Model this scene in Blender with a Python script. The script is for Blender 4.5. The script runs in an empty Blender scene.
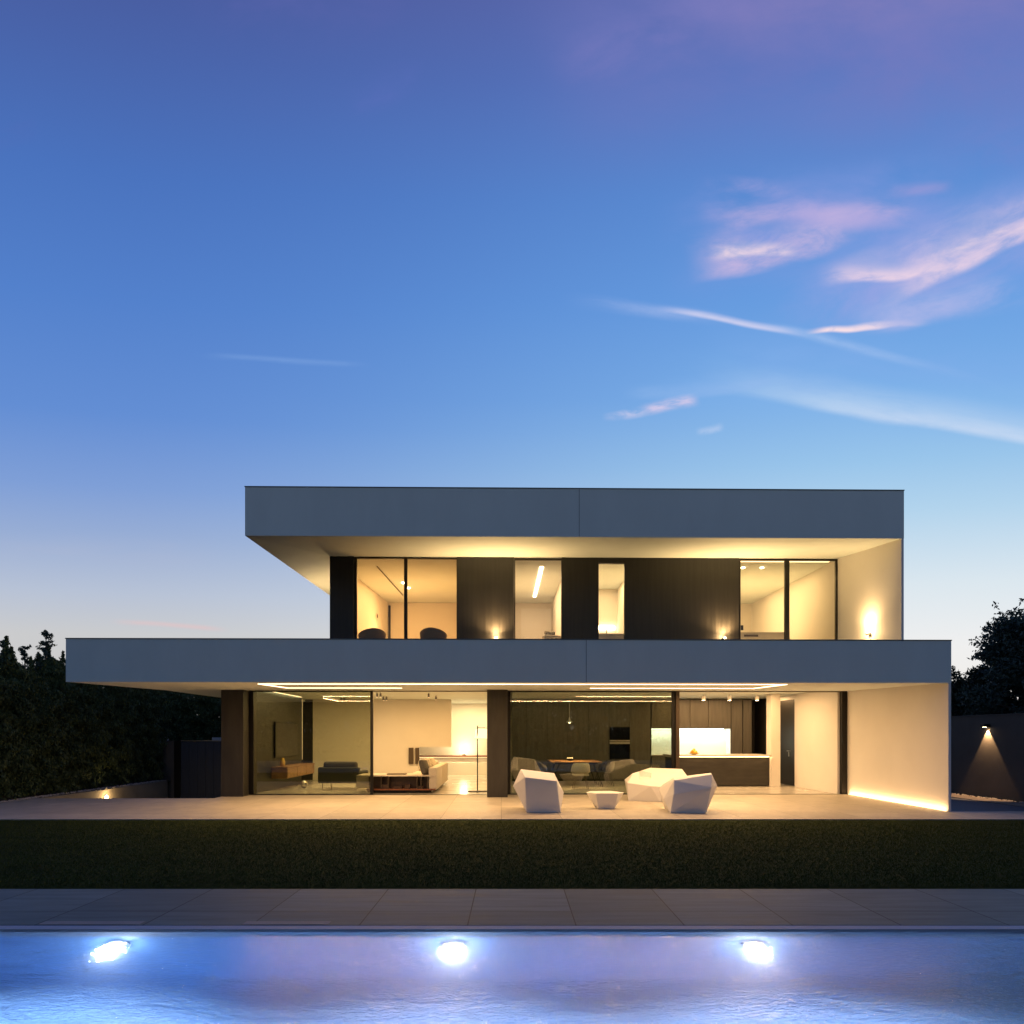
import bpy, bmesh, math, random
import numpy as np
from mathutils import Vector, Matrix
random.seed(7); rng = np.random.default_rng(11)
S = bpy.context.scene; C = S.collection

# ------------------------------------------------------------------ camera
YAW = math.radians(0.9); CAM_H = 1.65; HOR = 735.0; FPX = 683.0
SA, CA = math.sin(YAW), math.cos(YAW)
cd = bpy.data.cameras.new('camera'); cam = bpy.data.objects.new('camera', cd); C.objects.link(cam)
cam.location = (0, 0, CAM_H); cam.rotation_euler = (math.pi/2, 0, -YAW)
cd.sensor_width = 36; cd.sensor_fit = 'HORIZONTAL'; cd.lens = FPX/1024*36
cd.shift_y = (HOR-512)/1024; cd.clip_start = .05; cd.clip_end = 3000
S.camera = cam

def ray(px): 
    u = (px-512)/FPX
    return SA+CA*u, CA-SA*u
def X(px, Y):                       # world x of picture column px on the plane y=Y
    dx, dy = ray(px); return dx/dy*Y
def Z(px, py, Y):                   # world z of picture point on the plane y=Y
    dx, dy = ray(px); return CAM_H+(HOR-py)/FPX*Y/dy
def G(xc, yc):                      # garden frame (parallel to the pool) -> world
    return (xc*CA+yc*SA, -xc*SA+yc*CA)

# ------------------------------------------------------------------ node helpers
class NT:
    def __init__(s, tree): s.t = tree; s.n = tree.nodes; s.l = tree.links
    def add(s, kind, **kw):
        nd = s.n.new(kind)
        for k, v in kw.items(): setattr(nd, k, v)
        return nd
    def put(s, sock, v):
        if isinstance(v, bpy.types.NodeSocket): s.l.new(v, sock)
        else: sock.default_value = v
    def m(s, op, a, b=None, c=None, clamp=False):
        nd = s.add('ShaderNodeMath', operation=op, use_clamp=clamp); s.put(nd.inputs[0], a)
        if b is not None: s.put(nd.inputs[1], b)
        if c is not None: s.put(nd.inputs[2], c)
        return nd.outputs[0]
    def vm(s, op, a, b=None):
        nd = s.add('ShaderNodeVectorMath', operation=op); s.put(nd.inputs[0], a)
        if b is not None: s.put(nd.inputs[1], b)
        return nd.outputs[0]
    def noise(s, vec, scale, detail=3, rough=.5, dist=0):
        nd = s.add('ShaderNodeTexNoise'); s.put(nd.inputs['Vector'], vec)
        nd.inputs['Scale'].default_value = scale; nd.inputs['Detail'].default_value = detail
        nd.inputs['Roughness'].default_value = rough; nd.inputs['Distortion'].default_value = dist
        return nd.outputs['Fac']
    def ramp(s, fac, stops, mode='LINEAR'):
        nd = s.add('ShaderNodeValToRGB'); s.put(nd.inputs[0], fac); cr = nd.color_ramp; cr.interpolation = mode
        while len(cr.elements) < len(stops): cr.elements.new(.5)
        for e, (p, c) in zip(cr.elements, stops): e.position = p; e.color = (*c[:3], 1)
        return nd.outputs[0]
    def mix(s, fac, a, b, blend='MIX'):
        nd = s.add('ShaderNodeMix', data_type='RGBA', blend_type=blend)
        s.put(nd.inputs[0], fac); s.put(nd.inputs[6], a); s.put(nd.inputs[7], b); return nd.outputs[2]
    def smooth(s, x, lo, hi):
        nd = s.add('ShaderNodeMapRange', interpolation_type='SMOOTHSTEP'); s.put(nd.inputs[0], x)
        nd.inputs[1].default_value = lo; nd.inputs[2].default_value = hi
        return nd.outputs[0]
def lin(r, g, b):
    f = lambda c: (c/255/12.92 if c/255 <= .04045 else ((c/255+.055)/1.055)**2.4)
    return (f(r), f(g), f(b))
def c4(c): return (*c, 1)

# ------------------------------------------------------------------ sky (dusk, sun already down behind the house)
W = bpy.data.worlds.new('World'); S.world = W; W.use_nodes = True
w = NT(W.node_tree); w.n.clear()
tc = w.add('ShaderNodeTexCoord'); sep = w.add('ShaderNodeSeparateXYZ'); w.l.new(tc.outputs['Generated'], sep.inputs[0])
sx, sy, sz = sep.outputs
elev = w.m('DIVIDE', w.m('ARCTAN2', sz, w.m('SQRT', w.m('ADD', w.m('MULTIPLY', sy, sy), w.m('MULTIPLY', w.m('MULTIPLY', sx, sx), .30)))), math.pi/2)
# target colours by height above the horizon (tan of elevation -> elevation/90deg)
def E(py): return math.degrees(math.atan((HOR-py)/FPX))/90
grad_l = [(0, lin(206,200,195)), (E(640), lin(201,202,204)), (E(600), lin(182,193,213)), (E(545), lin(150,172,212)), (E(500), lin(126,158,214)),
          (E(430), lin(98,141,211)), (E(320), lin(82,128,203)), (E(200), lin(73,114,189)), (E(80), lin(72,99,169)), (E(-20), lin(72,88,154)), (1, lin(46,72,116))]
grad_r = [(0, lin(240,234,226)), (E(650), lin(238,238,238)), (E(590), lin(218,230,238)), (E(520), lin(178,211,236)), (E(470), lin(152,196,234)),
          (E(400), lin(122,174,231)), (E(300), lin(102,156,224)), (E(200), lin(92,140,211)), (E(80), lin(90,118,190)), (E(-20), lin(96,108,176)), (1, lin(50,76,120))]
el = w.m('MAXIMUM', elev, 0)
cl_ = w.ramp(el, grad_l); cr_ = w.ramp(el, grad_r)
az = w.m('ARCTAN2', sx, sy)
lr = w.smooth(az, -.55, .55)
sky = w.mix(lr, cl_, cr_)
# a little physical twilight on top
nish = w.add('ShaderNodeTexSky', sky_type='NISHITA', sun_disc=False, sun_elevation=math.radians(-2), sun_rotation=math.radians(20))
sky = w.mix(.02, sky, nish.outputs[0], 'ADD')
# cloud sheet: gnomonic coordinates towards the north
ysafe = w.m('MAXIMUM', sy, .05)
gu = w.m('DIVIDE', sx, ysafe); gv = w.m('DIVIDE', sz, ysafe)
def uv(px, py):
    dx, dy = ray(px); return dx/dy, (HOR-py)/FPX/dy
cv = w.add('ShaderNodeCombineXYZ'); w.l.new(gu, cv.inputs[0]); w.l.new(gv, cv.inputs[1])
P = cv.outputs[0]
def streak(p0, p1, hw, ns=9, warp=.02, stretch=4, lo=.35, hi=.7, seed=0., soft=1.0, bend=0., up=None, e0=.25, e1=.25):
    (u0, v0), (u1, v1) = uv(*p0), uv(*p1); L = math.hypot(u1-u0, v1-v0); dx, dy = (u1-u0)/L, (v1-v0)/L
    ru = w.m('SUBTRACT', gu, u0); rv = w.m('SUBTRACT', gv, v0)
    s_ = w.m('DIVIDE', w.m('ADD', w.m('MULTIPLY', ru, dx), w.m('MULTIPLY', rv, dy)), L)
    d_ = w.m('ADD', w.m('MULTIPLY', ru, -dy), w.m('MULTIPLY', rv, dx))
    if bend: d_ = w.m('ADD', d_, w.m('MULTIPLY', w.m('MULTIPLY', s_, w.m('SUBTRACT', s_, 1)), bend))
    cc = w.add('ShaderNodeCombineXYZ'); w.put(cc.inputs[0], w.m('MULTIPLY', s_, L)); w.put(cc.inputs[1], w.m('MULTIPLY', d_, stretch)); cc.inputs[2].default_value = seed
    nz = w.noise(cc.outputs[0], ns, 6, .62, .35)
    n2 = w.noise(cc.outputs[0], ns*.5, 1, .5)
    d_ = w.m('ADD', d_, w.m('MULTIPLY', w.m('SUBTRACT', n2, .5), warp*2))
    if up: 
        k_ = w.m('ADD', w.m('MULTIPLY', w.m('GREATER_THAN', d_, 0), 1/up-1/hw), 1/hw)
        prof = w.m('SUBTRACT', 1, w.smooth(w.m('MULTIPLY', w.m('ABSOLUTE', d_), k_), 0, 1))
    else: prof = w.m('SUBTRACT', 1, w.smooth(w.m('ABSOLUTE', d_), 0, hw))
    ends = w.m('MULTIPLY', w.smooth(s_, -.03, e0), w.m('SUBTRACT', 1, w.smooth(s_, 1-e1, 1.03)))
    return w.m('MULTIPLY', w.m('MULTIPLY', prof, ends), w.m('MULTIPLY', w.smooth(nz, lo-.03, hi+.05), soft))
pink = lin(232,196,222); pale = lin(202,212,238); white = lin(240,212,226)
fr = w.smooth(sy, .05, .3)
def lay(mask, col, k):
    global sky
    sky = w.mix(w.m('MULTIPLY', w.m('MULTIPLY', mask, k, clamp=True), fr), sky, c4(col))
lay(streak((660,240),(980,205),.11, 5,.06,2.0,.30,.72,1.3), lin(146,158,224), .7)
lay(streak((695,200),(915,215),.040,7,.06,2.2,.30,.64,2.3), lin(178,170,222), .85)
lay(streak((700,232),(930,205),.030,10,.06,2.4,.34,.66,2.9), lin(190,176,222), .75)
lay(streak((690,272),(870,235),.016,11,.04,2.4,.30,.68,3.3,1,0,.06), lin(206,186,224), .85)
lay(streak((708,258),(800,250),.007,15,.02,2.6,.26,.60,4.3,1,0,.018), lin(244,220,230), .85)
lay(streak((760,315),(1120,195),.11, 5,.06,2.2,.30,.74,6.7), lin(156,166,226), .85)
lay(streak((820,288),(965,262),.012,12,.03,2.6,.24,.60,5.1,1,0,.040), lin(236,212,230), .95)
lay(streak((880,290),(1120,205),.022,9,.05,2.8,.28,.64,5.9,1,0,.075), lin(234,210,230), .9)
lay(streak((930,262),(1080,215),.016,14,.03,3,.30,.62,6.1), lin(246,220,230), .7)
lay(streak((560,297),(735,318),.017,9,.02,3,.10,.75,8.7,1,0,.012,.6,.3), lin(160,184,234), .75)
lay(streak((655,308),(810,336),.0055,12,.006,4,.0,.45,8.2,1,.0,.009,.35,.25), lin(208,210,240), .9)
lay(streak((760,325),(1010,390),.012,8,.012,4,.10,.65,9.2,1,.015,None,.15,.6), lin(160,192,238), .8)
lay(streak((806,333),(930,322),.006,20,.014,2.6,.15,.50,9.4,1,0,.011,.2,.5), lin(250,226,232), 1)
lay(streak((850,332),(1040,292),.020,9,.04,2.4,.28,.70,10.4,1,0,.04), lin(176,184,232), .85)
lay(streak((700,345),(1110,380),.05,5,.04,2,.25,.8,10.9), lin(132,174,234), .6)
lay(streak((640,385),(1110,400),.060,4,.05,2,.25,.8,11.2), lin(136,184,236), .7)
lay(streak((690,384),(1110,450),.012,7,.012,4,.0,.6,12.7,1,.0,.055,.35,.1), lin(180,208,240), .8)
lay(streak((790,402),(1110,452),.010,9,.010,4,.1,.6,12.9,1,.0,.02,.35,.1), lin(208,222,244), .6)
lay(streak((620,398),(790,385),.010,10,.02,3,.2,.7,13.9,1,0,.02), lin(150,186,236), .6)
lay(streak((640,410),(700,400),.012,18,.012,3,.3,.6,13.1), lin(224,208,234), .85)
lay(streak((602,416),(650,410),.010,18,.01,3,.35,.6,13.6), lin(206,206,236), .75)
lay(streak((695,432),(725,428),.009,18,.01,2,.3,.6,14.1), lin(190,208,240), .6)
lay(streak((640,392),(860,375),.028,8,.02,4,.3,.8,15.5), lin(134,178,234), .6)
lay(streak((200,356),(370,366),.008,10,.008,6,.2,.7,17.1), lin(118,158,220), .75)
lay(streak((190,26),(420,0),.14,4,.08,2,.4,.8,19.9), lin(98,104,176), .6)
lay(streak((520,60),(1240,10),.22,2.6,.10,1.8,.22,.72,21.9), lin(120,124,190), .8)
lay(streak((540,60),(800,-20),.07,6,.06,2.2,.32,.72,22.9), lin(128,126,192), .6)
lay(streak((640,10),(1240,-20),.10,5,.06,2.2,.25,.7,22.1), lin(134,128,188), .65)
lay(streak((340,110),(430,75),.035,8,.05,2,.35,.8,23.9), lin(96,112,190), .5)
lay(streak((885,192),(955,186),.014,10,.01,3,.3,.7,25.2), lin(158,156,214), .6)
lay(streak((930,165),(1140,130),.07,5,.05,2,.3,.8,26.2), lin(122,132,202), .6)
lay(streak((-40,140),(40,120),.04,6,.03,3,.35,.8,28.2), lin(92,106,180), .4)
lay(streak((110,622),(230,630),.006,9,.004,5,.1,.5,29.2), lin(222,196,198), .7)
lay(streak((-60,545),(230,560),.03,7,.02,5,.35,.8,31.2), lin(176,184,210), .3)
# the half of the sky behind the photographer is already night-blue
back = w.add('ShaderNodeMapRange', interpolation_type='SMOOTHSTEP'); w.put(back.inputs[0], sy)
back.inputs[1].default_value = -.45; back.inputs[2].default_value = .35; back.inputs[3].default_value = .52; back.inputs[4].default_value = 1
skyd = w.vm('SCALE', sky); skyd.node.inputs[3].default_value = 1; w.l.new(back.outputs[0], skyd.node.inputs[3])
# below the horizon: dark ground bounce
below = w.smooth(sz, -.03, 0)
fin = w.mix(below, (.012,.014,.016,1), skyd)
bg = w.add('ShaderNodeBackground'); w.l.new(fin, bg.inputs[0]); bg.inputs[1].default_value = 1
wo = w.add('ShaderNodeOutputWorld'); w.l.new(bg.outputs[0], wo.inputs[0])

S.view_settings.view_transform = 'Standard'; S.view_settings.look = 'None'
S.view_settings.exposure = 0; S.view_settings.gamma = 1
S.render.engine = 'CYCLES'
cy = S.cycles
cy.use_denoising = True
try: cy.denoiser = 'OPENIMAGEDENOISE'
except Exception: pass
cy.max_bounces = 12; cy.diffuse_bounces = 4; cy.glossy_bounces = 5; cy.transmission_bounces = 6; cy.transparent_max_bounces = 24
cy.caustics_reflective = False; cy.caustics_refractive = False; cy.sample_clamp_indirect = 6; cy.blur_glossy = .5

# ------------------------------------------------------------------ materials
WARM = (1, .58, .25); WARM2 = (1, .54, .18); COOL = (.75, .88, 1)
def mat(name, col, rough=.6, metal=0., var=0., vs=3., stretch=(1,1,1), bump=0., bs=20., spec=.5, col2=None, det=4):
    m = bpy.data.materials.new(name); m.use_nodes = True; t = NT(m.node_tree); b = t.n['Principled BSDF']
    b.inputs['Roughness'].default_value = rough; b.inputs['Metallic'].default_value = metal; b.inputs['Specular IOR Level'].default_value = spec
    tcn = t.add('ShaderNodeTexCoord'); mp = t.add('ShaderNodeMapping'); t.l.new(tcn.outputs['Object'], mp.inputs[0]); mp.inputs['Scale'].default_value = stretch
    if var or col2:
        f = t.noise(mp.outputs[0], vs, det, .6)
        a = c4([c*(1-var) for c in col]) ; d = c4(col2 if col2 else [min(1, c*(1+var)) for c in col])
        t.l.new(t.mix(t.smooth(f, .3, .7), a, d), b.inputs['Base Color'])
        rr = t.add('ShaderNodeMapRange'); t.put(rr.inputs[0], f); rr.inputs[3].default_value = max(0, rough-.08); rr.inputs[4].default_value = min(1, rough+.08)
        t.l.new(rr.outputs[0], b.inputs['Roughness'])
    else: b.inputs['Base Color'].default_value = c4(col)
    if bump:
        bn = t.add('ShaderNodeBump'); bn.inputs['Strength'].default_value = bump; bn.inputs['Distance'].default_value = .01
        t.put(bn.inputs['Height'], t.noise(mp.outputs[0], bs, 4, .6)); t.l.new(bn.outputs[0], b.inputs['Normal'])
    return m
def emit(name, col, k):
    m = bpy.data.materials.new(name); m.use_nodes = True; t = NT(m.node_tree); b = t.n['Principled BSDF']
    b.inputs['Base Color'].default_value = c4(col); b.inputs['Emission Color'].default_value = c4(col); b.inputs['Emission Strength'].default_value = k
    return m
def glass(name, tint, refl):
    m = bpy.data.materials.new(name); m.use_nodes = True; t = NT(m.node_tree); t.n.clear()
    tr = t.add('ShaderNodeBsdfTransparent'); tr.inputs[0].default_value = c4(tint)
    gl = t.add('ShaderNodeBsdfGlossy'); gl.inputs['Roughness'].default_value = 0.0
    fz = t.add('ShaderNodeFresnel'); fz.inputs[0].default_value = 1.5
    f = t.m('ADD', t.m('MULTIPLY', fz.outputs[0], .8), refl, clamp=True)
    mx = t.add('ShaderNodeMixShader'); t.l.new(f, mx.inputs[0]); t.l.new(tr.outputs[0], mx.inputs[1]); t.l.new(gl.outputs[0], mx.inputs[2])
    o = t.add('ShaderNodeOutputMaterial'); t.l.new(mx.outputs[0], o.inputs[0]); return m
def tiled(name, col, rough, tile, off=(0,0,0), gap=.004, jcol=(.08,.07,.06), var=.12, streaky=(1,1,1), rot=0., row=.0):
    m = bpy.data.materials.new(name); m.use_nodes = True; t = NT(m.node_tree); b = t.n['Principled BSDF']
    tcn = t.add('ShaderNodeTexCoord'); mp = t.add('ShaderNodeMapping'); t.l.new(tcn.outputs['Object'], mp.inputs[0])
    mp.inputs['Location'].default_value = off; mp.inputs['Rotation'].default_value = (0,0,rot)
    br = t.add('ShaderNodeTexBrick'); t.l.new(mp.outputs[0], br.inputs['Vector']); br.offset = row
    br.inputs['Scale'].default_value = 1; br.inputs['Brick Width'].default_value = tile[0]; br.inputs['Row Height'].default_value = tile[1]
    br.inputs['Mortar Size'].default_value = gap; br.inputs['Mortar Smooth'].default_value = .3
    br.inputs['Color1'].default_value = c4([c*(1-var*.8) for c in col]); br.inputs['Color2'].default_value = c4([c*(1+var*.8) for c in col]); br.inputs['Mortar'].default_value = c4(jcol)
    mp2 = t.add('ShaderNodeMapping'); t.l.new(tcn.outputs['Object'], mp2.inputs[0]); mp2.inputs['Scale'].default_value = streaky
    n = t.noise(mp2.outputs[0], 2.2, 6, .65, .4)
    colr = t.mix(1, br.outputs[0], t.ramp(n, [(.25, (1-var*2,)*3), (.75, (1+var*1.3,)*3)]), 'MULTIPLY')
    t.l.new(colr, b.inputs['Base Color'])
    rr = t.add('ShaderNodeMapRange'); t.put(rr.inputs[0], n); rr.inputs[3].default_value = rough-.12; rr.inputs[4].default_value = rough+.15
    t.l.new(rr.outputs[0], b.inputs['Roughness'])
    b.inputs['Specular IOR Level'].default_value = .3
    bn = t.add('ShaderNodeBump'); bn.inputs['Strength'].default_value = .25; bn.inputs['Distance'].default_value = .004
    t.put(bn.inputs['Height'], t.noise(mp2.outputs[0], 30, 4)); t.l.new(bn.outputs[0], b.inputs['Normal'])
    return m
M = {}
M['render'] = mat('white_render', (.68,.75,.73), .8, var=.025, vs=1.1, stretch=(1.4,1.4,.5), bump=.12, bs=60)
M['wallwhite'] = mat('white_wall_paint', (.74,.72,.69), .75, var=.025, vs=.8, bump=.06, bs=40)
M['soffit'] = mat('soffit_paint', (.70,.68,.65), .8, var=.03, vs=.7)
M['coping'] = mat('metal_coping', (.10,.115,.13), .45, .5)
M['darkwood'] = mat('dark_wood_cladding', (.013,.0115,.010), .45, var=.3, vs=2.2, stretch=(7,7,.35), bump=.15, bs=8)
M['columnwood'] = mat('dark_veneer', (.030,.027,.022), .55, var=.22, vs=2.0, stretch=(3,3,.5), bump=.1, bs=8)
M['cabwood'] = mat('cabinet_veneer', (.098,.090,.076), .45, var=.16, vs=2.0, stretch=(5,5,.5), bump=.08, bs=8)
M['tvwood'] = mat('grey_green_panel', (.030,.028,.022), .45, var=.2, vs=2, stretch=(3,3,.4))
M['island'] = mat('dark_island_veneer', (.026,.023,.018), .45, var=.3, vs=3.0, stretch=(.6,1,3))
M['plaster'] = mat('interior_plaster', (.70,.66,.60), .85, var=.02, vs=1)
M['frame'] = mat('black_anodised_frame', (.018,.017,.016), .4, .6)
M['frame2'] = mat('bronze_frame', (.09,.065,.045), .4, .5)
M['black'] = mat('black_metal', (.012,.012,.012), .35, .4)
M['glass_dark'] = glass('tinted_glass', (.73,.755,.655), .07)
M['glass'] = glass('clear_glass', (.93,.93,.91), .0)
M['terrace'] = tiled('terrace_stone', (.49,.44,.36), .50, (1.2,1.2), gap=.005, jcol=(.15,.13,.10), var=.12)
M['floor'] = tiled('interior_stone', (.50,.47,.42), .22, (1.2,1.2), gap=.003, jcol=(.3,.27,.22), var=.05)
M['deck'] = tiled('pool_deck_stone', (.165,.205,.19), .62, (.94,1.6), off=(.385,0,0), gap=.006, jcol=(.02,.02,.02), var=.20, streaky=(.5,5,1), rot=YAW)
M['path'] = tiled('slate_path', (.10,.115,.14), .6, (1.2,1.2), gap=.004, jcol=(.03,.03,.03), var=.12)
M['strip'] = mat('side_kerb', (.22,.18,.15), .8, var=.15, vs=3)
M['sandwall'] = mat('sand_render', (.34,.29,.20), .85, var=.12, vs=2, bump=.2, bs=30)
M['greywall'] = mat('garden_wall_render', (.095,.085,.075), .85, var=.12, vs=1.2, bump=.15, bs=30)
M['soil'] = mat('soil', (.03,.028,.02), .95, var=.3, vs=4, bump=.4, bs=20)
M['pebble'] = mat('pebbles', (.42,.38,.34), .7, var=.35, vs=30)
M['gate'] = mat('gate_panel', (.040,.056,.085), .5, .2, var=.15, vs=3, stretch=(8,8,.5))
M['white'] = mat('white_polyethylene', (.72,.71,.68), .55, var=.015, vs=3)
M['fabric'] = mat('cream_fabric', (.52,.47,.40), .9, var=.06, vs=40, bump=.25, bs=160)
M['greyfab'] = mat('grey_green_fabric', (.055,.056,.045), .9, var=.15, vs=40, bump=.3, bs=160)
M['darkfab'] = mat('charcoal_fabric', (.085,.078,.070), .9, var=.15, vs=40, bump=.3, bs=160)
M['brownfab'] = mat('brown_upholstery', (.060,.036,.030), .8, var=.15, vs=40)
M['pattern'] = mat('patterned_fabric', (.20,.17,.13), .9, col2=(.62,.56,.46), vs=22, det=1)
M['oak'] = mat('oak_wood', (.34,.19,.085), .4, var=.25, vs=3, stretch=(1,6,6))
M['redwood'] = mat('red_brown_wood', (.20,.070,.032), .4, var=.25, vs=3, stretch=(1,6,6))
M['brown'] = mat('dark_brown_leather', (.045,.022,.013), .45, var=.2, vs=6)
M['steel'] = mat('brushed_steel', (.6,.58,.54), .3, 1.)
M['screen'] = mat('black_glass', (.008,.008,.010), .08)
M['splash'] = mat('white_splashback', (.80,.84,.80), .25)
M['counter'] = mat('stone_counter', (.52,.47,.40), .35, var=.05, vs=6)
M['yellow'] = mat('yellow_fruit', (.75,.48,.08), .45, var=.15, vs=9)
M['ochre'] = mat('ochre_ceramic', (.62,.42,.10), .35)
M['led'] = emit('warm_led', (1,.70,.42), 4.5)
M['led2'] = emit('warm_led_soft', (1,.72,.38), 2.6)
M['ledv'] = emit('dim_led', (1,.80,.5), .45)
M['bulb'] = emit('warm_bulb', (1,.76,.46), 22)
M['shade'] = emit('lampshade_linen', (1,.80,.48), 1.4)
M['coolled'] = emit('cool_led', (.98,1,.92), 5)
M['poolbulb'] = emit('pool_lens', (.90,.95,1), 16)
M['liner'] = tiled('pool_mosaic', (.25,.44,.80), .35, (.3,.3), gap=.004, jcol=(.22,.38,.66), var=.04)
M['lid'] = mat('skimmer_stone', (.27,.25,.23), .65, var=.1, vs=4)
M['poolrim'] = mat('pool_rim', (.36,.39,.47), .6, var=.06, vs=3)
def leafmat(name, a, b):
    m = bpy.data.materials.new(name); m.use_nodes = True; t = NT(m.node_tree); p = t.n['Principled BSDF']
    g = t.add('ShaderNodeNewGeometry'); t.l.new(t.mix(g.outputs['Random Per Island'], c4(a), c4(b)), p.inputs['Base Color'])
    p.inputs['Roughness'].default_value = .65; p.inputs['Specular IOR Level'].default_value = .25; return m
M['cypress'] = leafmat('cypress_leaf', (.042,.066,.026), (.085,.118,.048))
M['leaf'] = leafmat('dark_leaf', (.025,.045,.035), (.07,.11,.09))
M['shrub'] = leafmat('shrub_leaf', (.016,.026,.014), (.04,.055,.028))
def grassmat():
    m = leafmat('grass_blade', (.070,.098,.020), (.086,.112,.026)); t = NT(m.node_tree); p = t.n['Principled BSDF']
    tcn = t.add('ShaderNodeTexCoord'); mp = t.add('ShaderNodeMapping'); t.l.new(tcn.outputs['Object'], mp.inputs[0]); mp.inputs['Scale'].default_value = (.35,1.3,1)
    old = p.inputs['Base Color'].links[0].from_socket
    t.l.new(t.mix(1, old, t.ramp(t.noise(mp.outputs[0], 1.6, 6, .7), [(.3,(.62,.66,.60)),(.7,(1.25,1.2,1.1))]), 'MULTIPLY'), p.inputs['Base Color'])
    g = t.add('ShaderNodeNewGeometry'); up = t.add('ShaderNodeCombineXYZ'); up.inputs[2].default_value = 1
    nm = t.vm('NORMALIZE', t.vm('ADD', t.vm('MULTIPLY', g.outputs['Normal'], (.22,.22,.22)), up.outputs[0])); t.l.new(nm, p.inputs['Normal'])
    p.inputs['Specular IOR Level'].default_value = .05; p.inputs['Roughness'].default_value = .9
    return m
M['grass'] = grassmat()
M['bark'] = mat('bark', (.06,.045,.035), .9, var=.3, vs=8, stretch=(4,4,.6), bump=.5, bs=20)
M['turf'] = mat('turf', (.034,.048,.011), .95, spec=.08, var=.18, vs=3, bump=.3, bs=60)
M['hill'] = mat('distant_ground', (.03,.035,.02), .95, var=.3, vs=.2)
def watermat():
    m = bpy.data.materials.new('pool_water'); m.use_nodes = True; t = NT(m.node_tree); t.n.clear()
    g = t.add('ShaderNodeBsdfGlass'); g.inputs['IOR'].default_value = 1.36; g.inputs['Roughness'].default_value = .11; g.inputs['Color'].default_value = (.92,.96,1,1)
    tcn = t.add('ShaderNodeTexCoord'); mp = t.add('ShaderNodeMapping'); t.l.new(tcn.outputs['Object'], mp.inputs[0]); mp.inputs['Scale'].default_value = (1,1.7,1)
    h = t.m('ADD', t.m('MULTIPLY', t.noise(mp.outputs[0], 3.5, 2, .5, .5), .42), t.m('MULTIPLY', t.noise(mp.outputs[0], 22, 3, .6, .8), .34))
    bn = t.add('ShaderNodeBump'); bn.inputs['Strength'].default_value = 1; bn.inputs['Distance'].default_value = .024
    t.put(bn.inputs['Height'], h); t.l.new(bn.outputs[0], g.inputs['Normal'])
    o = t.add('ShaderNodeOutputMaterial'); gg = t.add('ShaderNodeBsdfGlossy'); gg.inputs['Roughness'].default_value = .10; t.l.new(bn.outputs[0], gg.inputs['Normal'])
    mx = t.add('ShaderNodeMixShader'); mx.inputs[0].default_value = .16; t.l.new(g.outputs[0], mx.inputs[1]); t.l.new(gg.outputs[0], mx.inputs[2])
    t.l.new(mx.outputs[0], o.inputs[0]); return m
M['water'] = watermat()

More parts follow.
